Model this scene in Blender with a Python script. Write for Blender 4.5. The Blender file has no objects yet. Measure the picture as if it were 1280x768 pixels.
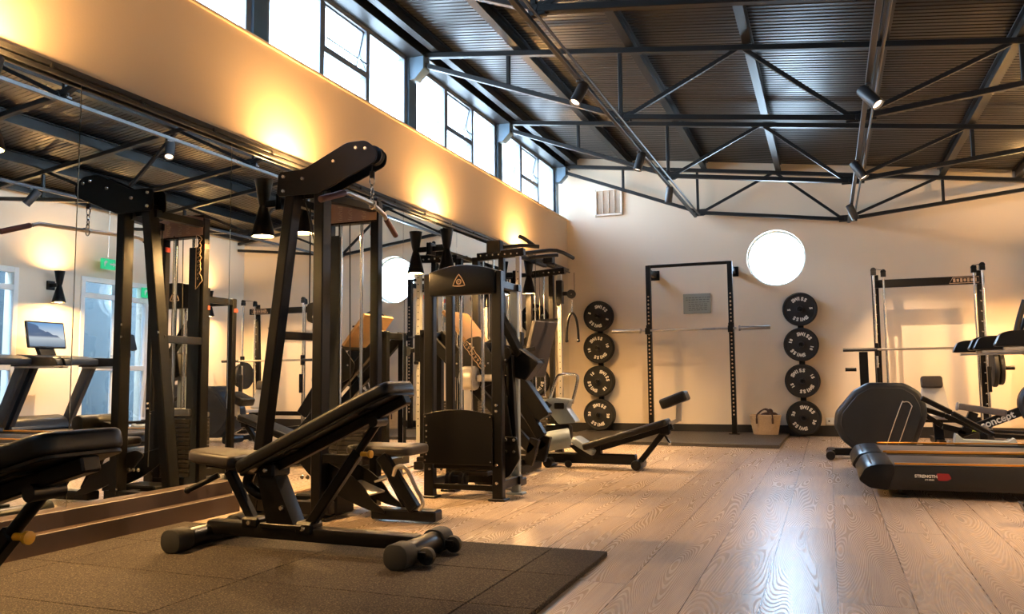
import bpy, bmesh, math, random
from mathutils import Vector, Matrix
random.seed(7)
PI = math.pi
V = Vector
scene = bpy.context.scene
COL = scene.collection

# ------------------------------------------------------------------ materials
def lin(c):
    return tuple((x/12.92 if x <= .04045 else ((x+.055)/1.055)**2.4) for x in c)
def hexc(h):
    return lin(tuple(int(h[i:i+2], 16)/255 for i in (0, 2, 4)))
def mat(name, color, rough=.5, metal=0., noise=0., nscale=20., bump=0., bscale=200., emit=None, estr=0., spec=.5, coat=0.):
    m = bpy.data.materials.new(name); m.use_nodes = True
    nt = m.node_tree; b = nt.nodes['Principled BSDF']
    c = hexc(color) if isinstance(color, str) else color
    b.inputs['Base Color'].default_value = (*c, 1)
    b.inputs['Roughness'].default_value = rough
    b.inputs['Metallic'].default_value = metal
    b.inputs['Specular IOR Level'].default_value = spec
    if coat: b.inputs['Coat Weight'].default_value = coat
    tc = nt.nodes.new('ShaderNodeTexCoord')
    if noise:
        n = nt.nodes.new('ShaderNodeTexNoise'); n.inputs['Scale'].default_value = nscale; n.inputs['Detail'].default_value = 4
        nt.links.new(tc.outputs['Object'], n.inputs['Vector'])
        mx = nt.nodes.new('ShaderNodeMix'); mx.data_type = 'RGBA'
        mx.inputs['A'].default_value = (*[x*(1-noise) for x in c], 1)
        mx.inputs['B'].default_value = (*[min(1, x*(1+noise)) for x in c], 1)
        nt.links.new(n.outputs['Fac'], mx.inputs['Factor']); nt.links.new(mx.outputs['Result'], b.inputs['Base Color'])
    if bump:
        n = nt.nodes.new('ShaderNodeTexNoise'); n.inputs['Scale'].default_value = bscale; n.inputs['Detail'].default_value = 3
        nt.links.new(tc.outputs['Object'], n.inputs['Vector'])
        bp = nt.nodes.new('ShaderNodeBump'); bp.inputs['Strength'].default_value = bump; bp.inputs['Distance'].default_value = .01
        nt.links.new(n.outputs['Fac'], bp.inputs['Height']); nt.links.new(bp.outputs['Normal'], b.inputs['Normal'])
    if emit:
        b.inputs['Emission Color'].default_value = (*(hexc(emit) if isinstance(emit, str) else emit), 1)
        b.inputs['Emission Strength'].default_value = estr
    return m

M = {}
M['black'] = mat('black_powder_coat', '080707', .36, .0, .15, 40, .05, 400, spec=.22)
M['black_gloss'] = mat('black_gloss', '060607', .33, spec=.3)
M['charcoal'] = mat('charcoal_plastic', '202327', .4, spec=.35, noise=.1, bump=.08, bscale=600)
M['vinyl'] = mat('black_vinyl', '080808', .36, bump=.12, bscale=700, spec=.3)
M['vinyl_brown'] = mat('worn_vinyl', '1d1815', .42, bump=.1, bscale=500)
M['rubber'] = mat('black_rubber', '0f0f0e', .7, bump=.15, bscale=500)
M['chrome'] = mat('chrome', 'd0d0d0', .16, 1., noise=.06, nscale=10)
M['steel'] = mat('satin_steel', 'b5b0a8', .32, 1., noise=.08, nscale=60)
M['silver'] = mat('silver_paint', 'a09e9a', .4, .3, noise=.05, nscale=30)
M['bluegrey'] = mat('grey_paint', '7f8b93', .4, .1, noise=.06, nscale=30)
M['truss'] = mat('truss_paint', '131517', .42, .2, noise=.12, nscale=15)
M['column'] = mat('blue_grey_steel', '566b7b', .4, .1, noise=.06, nscale=12)
M['alu'] = mat('window_aluminium', '7c8084', .42, .3, noise=.06, nscale=30)
M['gold'] = mat('brass_edge', 'c98a2e', .3, .7, noise=.06, nscale=30)
M['tan'] = mat('tan_plate', '8d6c48', .5, noise=.08, nscale=20)
M['purple'] = mat('textured_pad', '2c2728', .7, noise=.15, nscale=150, bump=.3, bscale=300)
M['white_paint'] = mat('white_frame', 'd8d8d4', .45, noise=.04, nscale=20)
M['ink'] = mat('printed_white', 'd9d6cc', .5, noise=.02, nscale=50)
M['ink_brown'] = mat('printed_tan', 'b79a7c', .5, noise=.02, nscale=50)
M['red'] = mat('red_label', '7c0e12', .5, noise=.05, nscale=50)
M['orange'] = mat('orange_label', 'c8452a', .5, noise=.05, nscale=50)
M['grip'] = mat('dark_red_grip', '4a2018', .6, noise=.1, nscale=90)
M['knob'] = mat('yellow_knob', 'd29a1c', .35, noise=.05, nscale=40)
M['green'] = mat('green_mark', 'a9bd2a', .5, noise=.05, nscale=40)
M['lamp'] = mat('lamp_disc', 'ffe2b0', .5, emit='ffd08a', estr=8)
M['lampspot'] = mat('spot_lens', 'ffe8d0', .5, emit='ffdcb8', estr=1.6)
M['spot_lit'] = mat('spot_body', '2c2d2f', .4, noise=.08, nscale=30)
M['exit'] = mat('exit_green', '18a468', .5, emit='22d08a', estr=.18)
M['wicker'] = mat('wicker', 'ab9478', .8, noise=.25, nscale=60, bump=.5, bscale=120)
M['leather'] = mat('brown_leather', '3b2418', .6, noise=.1, nscale=60)
M['vent'] = mat('cream_vent', 'cdbfae', .6, noise=.05, nscale=20)
M['plaque'] = mat('grey_plaque', '8a9088', .35, .2, noise=.05, nscale=20)
M['plaque_ink'] = mat('plaque_ink', '5b615b', .5, noise=.03, nscale=20)
M['plinth'] = mat('dark_brown_plinth', '3a2a20', .5, noise=.2, nscale=12, bump=.05, bscale=150)
M['skirt'] = mat('black_skirting', '1a1817', .5, noise=.1, nscale=20)
M['belt'] = mat('running_belt', '3b3632', .6, noise=.1, nscale=200)
M['tread_side'] = mat('treadmill_side', '1d1b17', .42, .3, noise=.08, nscale=30)
M['plate_stack'] = mat('weight_stack', '2a2622', .5, .2, noise=.1, nscale=40)
M['bolt'] = mat('bolt_zinc', 'cfccc4', .25, 1., noise=.05, nscale=80)
M['header'] = mat('tan_header', '9c7a66', .38, .4, noise=.08, nscale=30)
M['hoppanel'] = mat('cream_wall_fitting', 'cfc3b2', .6, noise=.05, nscale=30)

M['saddle'] = mat('grey_brown_saddle', '5a5048', .6, noise=.1, nscale=40, bump=.1, bscale=300)
def wall_mat(name, c1, c2):
    m = mat(name, c1, .85, noise=0, bump=.06, bscale=60)
    nt = m.node_tree; b = nt.nodes['Principled BSDF']; tc = nt.nodes['Texture Coordinate']
    n = nt.nodes.new('ShaderNodeTexNoise'); n.inputs['Scale'].default_value = .9; n.inputs['Detail'].default_value = 5
    nt.links.new(tc.outputs['Object'], n.inputs['Vector'])
    mx = nt.nodes.new('ShaderNodeMix'); mx.data_type = 'RGBA'
    mx.inputs['A'].default_value = (*hexc(c1), 1); mx.inputs['B'].default_value = (*hexc(c2), 1)
    nt.links.new(n.outputs['Fac'], mx.inputs['Factor']); nt.links.new(mx.outputs['Result'], b.inputs['Base Color'])
    return m
M['wall'] = wall_mat('plaster_wall', 'd2c4ae', 'dbcdb8')
M['wall_l'] = wall_mat('plaster_wall_left', 'd0b899', 'd8c1a3')

def floor_mat():
    m = bpy.data.materials.new('oak_planks'); m.use_nodes = True
    nt = m.node_tree; N = nt.nodes; L = nt.links; b = N['Principled BSDF']
    tc = N.new('ShaderNodeTexCoord')
    mp = N.new('ShaderNodeMapping'); mp.inputs['Rotation'].default_value = (0, 0, PI/2)
    L.new(tc.outputs['Object'], mp.inputs['Vector'])
    br = N.new('ShaderNodeTexBrick'); br.offset = .37; br.offset_frequency = 2
    br.inputs['Scale'].default_value = 1; br.inputs['Brick Width'].default_value = 2.4; br.inputs['Row Height'].default_value = .262
    br.inputs['Mortar Size'].default_value = .0022; br.inputs['Mortar Smooth'].default_value = .2; br.inputs['Bias'].default_value = 0
    br.inputs['Color1'].default_value = (0, 0, 0, 1); br.inputs['Color2'].default_value = (1, 1, 1, 1); br.inputs['Mortar'].default_value = (.5, .5, .5, 1)
    L.new(mp.outputs['Vector'], br.inputs['Vector'])
    # grain: object coords stretched along Y, offset by plank tint
    sep = N.new('ShaderNodeSeparateColor'); L.new(br.outputs['Color'], sep.inputs['Color'])
    off = N.new('ShaderNodeCombineXYZ')
    mu = N.new('ShaderNodeMath'); mu.operation = 'MULTIPLY'; mu.inputs[1].default_value = 37.; L.new(sep.outputs[0], mu.inputs[0])
    L.new(mu.outputs[0], off.inputs['Z'])
    ad = N.new('ShaderNodeVectorMath'); ad.operation = 'ADD'; L.new(tc.outputs['Object'], ad.inputs[0]); L.new(off.outputs[0], ad.inputs[1])
    sc = N.new('ShaderNodeVectorMath'); sc.operation = 'MULTIPLY'; sc.inputs[1].default_value = (1, .10, 1); L.new(ad.outputs[0], sc.inputs[0])
    no = N.new('ShaderNodeTexNoise'); no.inputs['Scale'].default_value = 4.2; no.inputs['Detail'].default_value = 1.0; no.inputs['Roughness'].default_value = .35
    L.new(sc.outputs[0], no.inputs['Vector'])
    rings = N.new('ShaderNodeMath'); rings.operation = 'MULTIPLY'; rings.inputs[1].default_value = 620; L.new(no.outputs['Fac'], rings.inputs[0])
    sn = N.new('ShaderNodeMath'); sn.operation = 'SINE'; L.new(rings.outputs[0], sn.inputs[0])
    mr = N.new('ShaderNodeMapRange'); mr.inputs['From Min'].default_value = .2; mr.inputs['From Max'].default_value = 1; L.new(sn.outputs[0], mr.inputs['Value'])
    fine = N.new('ShaderNodeTexNoise'); fine.inputs['Scale'].default_value = 60; fine.inputs['Detail'].default_value = 3
    sc2 = N.new('ShaderNodeVectorMath'); sc2.operation = 'MULTIPLY'; sc2.inputs[1].default_value = (1, .04, 1); L.new(ad.outputs[0], sc2.inputs[0]); L.new(sc2.outputs[0], fine.inputs['Vector'])
    r1 = N.new('ShaderNodeMix'); r1.data_type = 'RGBA'
    r1.inputs['A'].default_value = (*hexc('a99684'), 1); r1.inputs['B'].default_value = (*hexc('baa896'), 1)
    L.new(sep.outputs[0], r1.inputs['Factor'])
    g = N.new('ShaderNodeMix'); g.data_type = 'RGBA'; g.blend_type = 'MULTIPLY'
    gm = N.new('ShaderNodeMath'); gm.operation = 'MULTIPLY'; gm.inputs[1].default_value = .16; L.new(mr.outputs[0], gm.inputs[0])
    L.new(gm.outputs[0], g.inputs['Factor']); L.new(r1.outputs['Result'], g.inputs['A']); g.inputs['B'].default_value = (*hexc('7a6452'), 1)
    g2 = N.new('ShaderNodeMix'); g2.data_type = 'RGBA'; g2.blend_type = 'MULTIPLY'; g2.inputs['Factor'].default_value = .25
    L.new(g.outputs['Result'], g2.inputs['A'])
    cr = N.new('ShaderNodeMapRange'); cr.inputs['From Min'].default_value = .3; cr.inputs['From Max'].default_value = .7; L.new(fine.outputs['Fac'], cr.inputs['Value'])
    cc = N.new('ShaderNodeCombineColor'); [L.new(cr.outputs[0], cc.inputs[i]) for i in range(3)]
    L.new(cc.outputs[0], g2.inputs['B'])
    g3 = N.new('ShaderNodeMix'); g3.data_type = 'RGBA'; L.new(br.outputs['Fac'], g3.inputs['Factor']); L.new(g2.outputs['Result'], g3.inputs['A'])
    g3.inputs['B'].default_value = (*hexc('4a3526'), 1)
    L.new(g3.outputs['Result'], b.inputs['Base Color'])
    rr = N.new('ShaderNodeMapRange'); rr.inputs['To Min'].default_value = .27; rr.inputs['To Max'].default_value = .42; b.inputs['Specular IOR Level'].default_value = .8; L.new(mr.outputs[0], rr.inputs['Value'])
    L.new(rr.outputs[0], b.inputs['Roughness'])
    sub = N.new('ShaderNodeMath'); sub.operation = 'SUBTRACT'; sub.inputs[0].default_value = 1; L.new(mr.outputs[0], sub.inputs[1])
    mm = N.new('ShaderNodeMath'); mm.operation = 'MULTIPLY'; mm.inputs[1].default_value = .25; L.new(sub.outputs[0], mm.inputs[0])
    s3 = N.new('ShaderNodeMath'); s3.operation = 'SUBTRACT'; L.new(mm.outputs[0], s3.inputs[0]); L.new(br.outputs['Fac'], s3.inputs[1])
    bp = N.new('ShaderNodeBump'); bp.inputs['Strength'].default_value = .06; bp.inputs['Distance'].default_value = .002
    L.new(s3.outputs[0], bp.inputs['Height']); L.new(bp.outputs['Normal'], b.inputs['Normal'])
    return m
M['floor'] = floor_mat()

def speckle(name, c1, c2, rough=.85):
    m = mat(name, c1, rough, bump=.35, bscale=260)
    nt = m.node_tree; b = nt.nodes['Principled BSDF']; tc = nt.nodes['Texture Coordinate']
    n = nt.nodes.new('ShaderNodeTexNoise'); n.inputs['Scale'].default_value = 170; n.inputs['Detail'].default_value = 2
    nt.links.new(tc.outputs['Object'], n.inputs['Vector'])
    n2 = nt.nodes.new('ShaderNodeTexNoise'); n2.inputs['Scale'].default_value = 3; nt.links.new(tc.outputs['Object'], n2.inputs['Vector'])
    r = nt.nodes.new('ShaderNodeMapRange'); r.inputs['From Min'].default_value = .48; r.inputs['From Max'].default_value = .68; nt.links.new(n.outputs['Fac'], r.inputs['Value'])
    mx = nt.nodes.new('ShaderNodeMix'); mx.data_type = 'RGBA'; mx.inputs['A'].default_value = (*hexc(c1), 1); mx.inputs['B'].default_value = (*hexc(c2), 1)
    nt.links.new(r.outputs[0], mx.inputs['Factor'])
    mx2 = nt.nodes.new('ShaderNodeMix'); mx2.data_type = 'RGBA'; mx2.blend_type = 'MULTIPLY'; mx2.inputs['Factor'].default_value = .4
    nt.links.new(mx.outputs['Result'], mx2.inputs['A']); cc = nt.nodes.new('ShaderNodeCombineColor')
    r2 = nt.nodes.new('ShaderNodeMapRange'); r2.inputs['From Min'].default_value = .3; r2.inputs['From Max'].default_value = .6; r2.inputs['To Min'].default_value = .6; nt.links.new(n2.outputs['Fac'], r2.inputs['Value'])
    [nt.links.new(r2.outputs[0], cc.inputs[i]) for i in range(3)]; nt.links.new(cc.outputs[0], mx2.inputs['B'])
    nt.links.new(mx2.outputs['Result'], b.inputs['Base Color'])
    return m
M['mat_tile'] = speckle('rubber_mat_tile', '24201c', '5a5044', .85)
M['mat_tile'].node_tree.nodes['Principled BSDF'].inputs['Specular IOR Level'].default_value = .2
M['platform'] = speckle('dark_platform', '2e2b28', '4a4640', .5)

def mirror_mat():
    m = bpy.data.materials.new('mirror_silver'); m.use_nodes = True
    b = m.node_tree.nodes['Principled BSDF']
    b.inputs['Base Color'].default_value = (.86, .885, .87, 1); b.inputs['Metallic'].default_value = 1; b.inputs['Roughness'].default_value = .0
    nt = m.node_tree; tc = nt.nodes.new('ShaderNodeTexCoord'); n = nt.nodes.new('ShaderNodeTexNoise'); n.inputs['Scale'].default_value = .6
    nt.links.new(tc.outputs['Object'], n.inputs['Vector'])
    r = nt.nodes.new('ShaderNodeMapRange'); r.inputs['To Min'].default_value = 0.; r.inputs['To Max'].default_value = .012
    nt.links.new(n.outputs['Fac'], r.inputs['Value']); nt.links.new(r.outputs[0], b.inputs['Roughness'])
    return m
M['mirror'] = mirror_mat()

def glass_mat(name, tint, refl=.08):
    m = bpy.data.materials.new(name); m.use_nodes = True
    nt = m.node_tree; nt.nodes.clear()
    o = nt.nodes.new('ShaderNodeOutputMaterial'); t = nt.nodes.new('ShaderNodeBsdfTransparent'); g = nt.nodes.new('ShaderNodeBsdfGlossy')
    t.inputs['Color'].default_value = (*tint, 1); g.inputs['Roughness'].default_value = .02
    lw = nt.nodes.new('ShaderNodeLayerWeight'); lw.inputs['Blend'].default_value = .3
    mx = nt.nodes.new('ShaderNodeMixShader'); mt = nt.nodes.new('ShaderNodeMath'); mt.operation = 'MULTIPLY'; mt.inputs[1].default_value = .6
    nt.links.new(lw.outputs['Fresnel'], mt.inputs[0]); nt.links.new(mt.outputs[0], mx.inputs['Fac'])
    nt.links.new(t.outputs[0], mx.inputs[1]); nt.links.new(g.outputs[0], mx.inputs[2]); nt.links.new(mx.outputs[0], o.inputs['Surface'])
    return m
M['glass'] = glass_mat('window_glass', (.93, .96, .97))

def roof_mat():
    m = mat('roof_sheet', '2c2b2b', .32, .55, noise=.15, nscale=3)
    return m
M['roof'] = roof_mat()

def screen_mat():
    m = bpy.data.materials.new('screen_picture'); m.use_nodes = True
    nt = m.node_tree; N = nt.nodes; L = nt.links; b = N['Principled BSDF']; b.inputs['Roughness'].default_value = .15
    tc = N.new('ShaderNodeTexCoord'); sep = N.new('ShaderNodeSeparateXYZ'); L.new(tc.outputs['Generated'], sep.inputs[0])
    n = N.new('ShaderNodeTexNoise'); n.inputs['Scale'].default_value = 4; L.new(tc.outputs['Generated'], n.inputs['Vector'])
    # mountain ridge: height falls away across the picture
    a = N.new('ShaderNodeMath'); a.operation = 'MULTIPLY_ADD'; L.new(sep.outputs['Y'], a.inputs[0]); a.inputs[1].default_value = -.75; a.inputs[2].default_value = .95
    a2 = N.new('ShaderNodeMath'); a2.operation = 'MULTIPLY_ADD'; L.new(n.outputs['Fac'], a2.inputs[0]); a2.inputs[1].default_value = .35; L.new(a.outputs[0], a2.inputs[2])
    sb = N.new('ShaderNodeMath'); sb.operation = 'SUBTRACT'; L.new(a2.outputs[0], sb.inputs[0]); L.new(sep.outputs['Z'], sb.inputs[1])
    gt = N.new('ShaderNodeMath'); gt.operation = 'GREATER_THAN'; L.new(sb.outputs[0], gt.inputs[0]); gt.inputs[1].default_value = .1
    rp = N.new('ShaderNodeValToRGB'); L.new(sep.outputs['Z'], rp.inputs[0])
    rp.color_ramp.elements[0].color = (*hexc('8fa5bf'), 1); rp.color_ramp.elements[1].color = (*hexc('6fa8e0'), 1)
    e = rp.color_ramp.elements.new(.38); e.color = (*hexc('e8ecf0'), 1)
    mx = N.new('ShaderNodeMix'); mx.data_type = 'RGBA'; L.new(gt.outputs[0], mx.inputs['Factor']); L.new(rp.outputs[0], mx.inputs['A'])
    rp2 = N.new('ShaderNodeValToRGB'); L.new(sep.outputs['Z'], rp2.inputs[0])
    rp2.color_ramp.elements[0].color = (*hexc('6b7f98'), 1); rp2.color_ramp.elements[1].color = (*hexc('4d6d9a'), 1)
    e = rp2.color_ramp.elements.new(.36); e.color = (*hexc('c9d2dc'), 1); e = rp2.color_ramp.elements.new(.45); e.color = (*hexc('53688a'), 1)
    L.new(rp2.outputs[0], mx.inputs['B'])
    L.new(mx.outputs['Result'], b.inputs['Emission Color']); b.inputs['Emission Strength'].default_value = .28
    b.inputs['Base Color'].default_value = (.01, .01, .012, 1)
    return m
M['screen'] = screen_mat()

# ------------------------------------------------------------------ mesh builder
ORG = {}
def text_mesh(s, size, extrude=.0005, bold=0.):
    cu = bpy.data.curves.new('lettering_curve', 'FONT'); cu.body = s; cu.size = size; cu.extrude = extrude; cu.offset = bold
    cu.align_x = 'CENTER'; cu.align_y = 'CENTER'; cu.resolution_u = 3
    o = bpy.data.objects.new('lettering_curve', cu); COL.objects.link(o)
    dg = bpy.context.evaluated_depsgraph_get(); me = bpy.data.meshes.new_from_object(o.evaluated_get(dg))
    bpy.data.objects.remove(o); bpy.data.curves.remove(cu)
    return me
class MB:
    def __init__(s): s.bm = bmesh.new()
    def _add(s, t, bevel=0, seg=2, mx=None):
        if bevel:
            bmesh.ops.remove_doubles(t, verts=t.verts, dist=1e-6)
            es = [e for e in t.edges if len(e.link_faces) == 2 and e.calc_face_angle(0) > .5]
            try: bmesh.ops.bevel(t, geom=es, offset=bevel, segments=seg, profile=.5, affect='EDGES', clamp_overlap=True)
            except Exception: pass
        if mx is not None: bmesh.ops.transform(t, matrix=mx, verts=t.verts)
        me = bpy.data.meshes.new('tmp'); t.to_mesh(me); t.free(); s.bm.from_mesh(me); bpy.data.meshes.remove(me)
        return s
    def box(s, c, size, rot=None, bevel=.003, seg=1):
        t = bmesh.new(); bmesh.ops.create_cube(t, size=1)
        bmesh.ops.scale(t, vec=size, verts=t.verts)
        mx = Matrix.Translation(c)
        if rot is not None: mx = mx @ (rot.to_4x4() if isinstance(rot, Matrix) else __import__('mathutils').Euler(rot).to_matrix().to_4x4())
        return s._add(t, bevel, seg, mx)
    def bar(s, p0, p1, w, h, up=(0, 0, 1), bevel=.003, seg=1):
        p0 = V(p0); p1 = V(p1); d = p1-p0; L = d.length; d.normalize(); up = V(up)
        if abs(d.dot(up)) > .98: up = V((0, 1, 0)) if abs(d.y) < .9 else V((1, 0, 0))
        side = d.cross(up).normalized(); u = side.cross(d)
        R = Matrix((d, side, u)).transposed()
        return s.box((p0+p1)/2, (L, w, h), R, bevel, seg)
    def cyl(s, p0, p1, r0, r1=None, seg=18, cap=True, bevel=0):
        p0 = V(p0); p1 = V(p1); d = p1-p0; L = d.length
        if r1 is None: r1 = r0
        t = bmesh.new(); bmesh.ops.create_cone(t, cap_ends=cap, segments=seg, radius1=r0, radius2=r1, depth=L)
        q = d.to_track_quat('Z', 'Y').to_matrix().to_4x4()
        return s._add(t, bevel, 2, Matrix.Translation((p0+p1)/2) @ q)
    def tube(s, pts, r, seg=10, sub=0, closed=False):
        P = [V(p) for p in pts]
        if sub:
            Q = []; n = len(P)
            for i in range(n if closed else n-1):
                a = P[(i-1) % n] if (closed or i > 0) else P[i]; b = P[i]; c = P[(i+1) % n]; d = P[(i+2) % n] if (closed or i+2 < n) else c
                for k in range(sub):
                    t = k/sub; Q.append(.5*((2*b)+(c-a)*t+(2*a-5*b+4*c-d)*t*t+(3*b-a-3*c+d)*t**3))
            if not closed: Q.append(P[-1])
            P = Q
        n = len(P); bm = s.bm; rings = []
        ref = None
        for i, p in enumerate(P):
            a = P[(i-1) % n] if (closed or i) else P[0]; b = P[(i+1) % n] if (closed or i < n-1) else P[-1]
            d = (b-a).normalized()
            if ref is None: ref = d.orthogonal().normalized()
            ref = (ref-d*ref.dot(d)).normalized(); o = d.cross(ref)
            rr = r if not callable(r) else r(i/(n-1))
            rings.append([bm.verts.new(p+rr*(ref*math.cos(2*PI*k/seg)+o*math.sin(2*PI*k/seg))) for k in range(seg)])
        for i in range(n if closed else n-1):
            A = rings[i]; B = rings[(i+1) % n]
            for k in range(seg):
                try: bm.faces.new((A[k], A[(k+1) % seg], B[(k+1) % seg], B[k]))
                except ValueError: pass
        if not closed:
            bm.faces.new(rings[0][::-1]); bm.faces.new(rings[-1])
        return s
    def prism(s, poly, o, u, v, th, bevel=.003, seg=1):
        # outline in (u, v) from origin o, thickness th centred on the plane
        o = V(o); u = V(u).normalized(); v = V(v).normalized(); n = u.cross(v)
        t = bmesh.new()
        a = [t.verts.new(o+u*x+v*y-n*th/2) for x, y in poly]; b = [t.verts.new(o+u*x+v*y+n*th/2) for x, y in poly]
        t.faces.new(a[::-1]); t.faces.new(b); k = len(poly)
        for i in range(k): t.faces.new((a[i], a[(i+1) % k], b[(i+1) % k], b[i]))
        bmesh.ops.recalc_face_normals(t, faces=t.faces)
        return s._add(t, bevel, seg)
    def lathe(s, prof, c, axis=(0, 0, 1), seg=32):
        q = V(axis).to_track_quat('Z', 'Y').to_matrix(); c = V(c); bm = s.bm; R = []
        for r, z in prof:
            if r < 1e-6: R.append([bm.verts.new(c+q @ V((0, 0, z)))])
            else: R.append([bm.verts.new(c+q @ V((r*math.cos(2*PI*k/seg), r*math.sin(2*PI*k/seg), z))) for k in range(seg)])
        for A, B in zip(R, R[1:]):
            for k in range(seg):
                a0 = A[k % len(A)]; a1 = A[(k+1) % len(A)]; b0 = B[k % len(B)]; b1 = B[(k+1) % len(B)]
                f = []
                for x in (a0, a1, b1, b0):
                    if x not in f: f.append(x)
                if len(f) > 2:
                    try: bm.faces.new(f)
                    except ValueError: pass
        return s
    def torus(s, c, axis, R, r, seg=28, rs=8, arc=1.):
        q = V(axis).to_track_quat('Z', 'Y').to_matrix(); c = V(c)
        n = int(seg*arc)
        pts = [c+q @ V((R*math.cos(2*PI*k/seg), R*math.sin(2*PI*k/seg), 0)) for k in range(n+(0 if arc == 1 else 1))]
        return s.tube(pts, r, rs, closed=(arc == 1))
    def ball(s, c, r, sc=(1, 1, 1)):
        t = bmesh.new(); bmesh.ops.create_uvsphere(t, u_segments=16, v_segments=10, radius=r); bmesh.ops.scale(t, vec=sc, verts=t.verts)
        return s._add(t, 0, 0, Matrix.Translation(c))
    def text(s, string, size, o, u, v, ext=.0006, bold=0., rot=0.):
        me = text_mesh(string, size, ext, bold)
        u = V(u).normalized(); v = V(v).normalized(); n = u.cross(v)
        R = Matrix((u, v, n)).transposed().to_4x4()
        t = bmesh.new(); t.from_mesh(me); bpy.data.meshes.remove(me)
        return s._add(t, 0, 0, Matrix.Translation(o) @ R @ Matrix.Rotation(rot, 4, 'Z'))
    def bolts(s, pts, n, r=.011, h=.008):
        n = V(n).normalized()
        for p in pts: s.cyl(V(p), V(p)+n*h, r, r*.75, 12)
        return s
    def build(s, name, m, parent=None, angle=35, label=None):
        me = bpy.data.meshes.new(name)
        bmesh.ops.recalc_face_normals(s.bm, faces=s.bm.faces)
        org = V((0, 0, 0))
        if parent is not None: org = ORG.get(parent.name, org)
        if org.length: bmesh.ops.translate(s.bm, vec=-org, verts=s.bm.verts)
        s.bm.to_mesh(me); s.bm.free()
        for p in me.polygons: p.use_smooth = True
        try: me.set_sharp_from_angle(angle=math.radians(angle))
        except Exception: pass
        me.materials.append(m)
        o = bpy.data.objects.new(name, me); COL.objects.link(o)
        if parent is not None: o.parent = parent; ORG[o.name] = org
        else: ORG[o.name] = V((0, 0, 0))
        if label: o['label'] = label
        return o
    def split(s, name, m, parent=None, angle=35, label=None):
        # every loose piece becomes a part of its own
        bm = s.bm; bm.verts.index_update(); bm.faces.index_update(); seen = set(); out = []
        for v0 in bm.verts:
            if v0.index in seen: continue
            st = [v0]; seen.add(v0.index); isl = []
            while st:
                v = st.pop(); isl.append(v)
                for e in v.link_edges:
                    w = e.other_vert(v)
                    if w.index not in seen: seen.add(w.index); st.append(w)
            q = MB(); mp = {v.index: q.bm.verts.new(v.co) for v in isl}
            fs = {f for v in isl for f in v.link_faces}
            for f in sorted(fs, key=lambda f: f.index): q.bm.faces.new([mp[v.index] for v in f.verts])
            out.append(q.build(name, m, parent, angle, label))
        bm.free(); return out
    def thing(s, name, m, label, cat, group=None, angle=35, kind=None):
        # single-mesh thing: origin moved to its base centre
        bmesh.ops.recalc_face_normals(s.bm, faces=s.bm.faces)
        xs = [v.co for v in s.bm.verts]
        lo = V((min(c.x for c in xs), min(c.y for c in xs), min(c.z for c in xs))); hi = V((max(c.x for c in xs), max(c.y for c in xs), max(c.z for c in xs)))
        b = V(((lo.x+hi.x)/2, (lo.y+hi.y)/2, lo.z)); bmesh.ops.translate(s.bm, vec=-b, verts=s.bm.verts)
        o = s.build(name, m, None, angle); o.location = b; ORG[o.name] = b
        tag(o, label, cat, group, kind); return o
def tag(o, label=None, cat=None, group=None, kind=None):
    if label: o['label'] = label
    if cat: o['category'] = cat
    if group: o['group'] = group
    if kind: o['kind'] = kind
    return o
def root(name, loc, label, cat, group=None, rz=0., local=False):
    """Empty at the thing's base. Parts are modelled in room coordinates (or in local ones when local=True)."""
    o = bpy.data.objects.new(name, None); COL.objects.link(o); o.location = loc; o.rotation_euler = (0, 0, rz); o.empty_display_size = .1
    ORG[o.name] = V((0, 0, 0)) if local else V(loc)
    return tag(o, label, cat, group)
def dup(r, loc, rz=None, label=None, group=None):
    def rec(o, par):
        c = o.copy(); COL.objects.link(c)
        if par is not None: c.parent = par
        for ch in o.children: rec(ch, c)
        return c
    c = rec(r, None); c.location = loc
    if rz is not None: c.rotation_euler = (0, 0, rz)
    if label: c['label'] = label
    if group: c['group'] = group
    return c
def struct(mb, name, m, label=None, parent=None, angle=35):
    o = mb.build(name, m, parent, angle)
    if parent is None: o['kind'] = 'structure'
    if label: o['label'] = label
    return o

# ------------------------------------------------------------------ room
XM, XR, YB, YF = -3.62, 2.40, 11.75, -1.6
ZM, ZS, ZE, SL = 2.4375, 3.20, 3.985, -.131
TY = [11.58-2.309*k for k in range(6)]
def ztop(x): return ZE+SL*(x-XM)
# floor
b = MB(); b.box(((XM+XR)/2, (YF+YB)/2, -.05), (XR-XM+.8, YB-YF+.4, .1), bevel=0); struct(b, 'floor', M['floor'], 'pale oak plank floor running to the back wall')
# left wall: lower part behind the mirrors, upper part standing flush over them, with a ledge below the clerestory
b = MB(); b.box((XM-.14, (YF+YB)/2, ZM/2), (.24, YB-YF+.4, ZM), bevel=0)
b.box((XM-.13, (YF+YB)/2, (ZM+ZS)/2), (.26, YB-YF+.4, ZS-ZM), bevel=.006)
struct(b, 'wall_left', M['wall_l'], 'warm plastered wall above the mirrors and below the high windows')
b = MB(); b.box((XM+.004, (YF+YB)/2, ZS-.008), (.03, YB-YF+.3, .022), bevel=.003)
struct(b, 'trim_1', M['wall_l'], 'slim ledge nosing along the top of the left wall')
# head beam over the clerestory
b = MB(); b.box((XM-.13, (YF+YB)/2, 4.09), (.22, YB-YF+.4, .26), bevel=.004); b.box((XM+.0, (YF+YB)/2, 3.965), (.12, YB-YF+.3, .014), bevel=.002)
struct(b, 'trim_2', M['truss'], 'dark steel eaves beam over the high windows')
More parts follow.
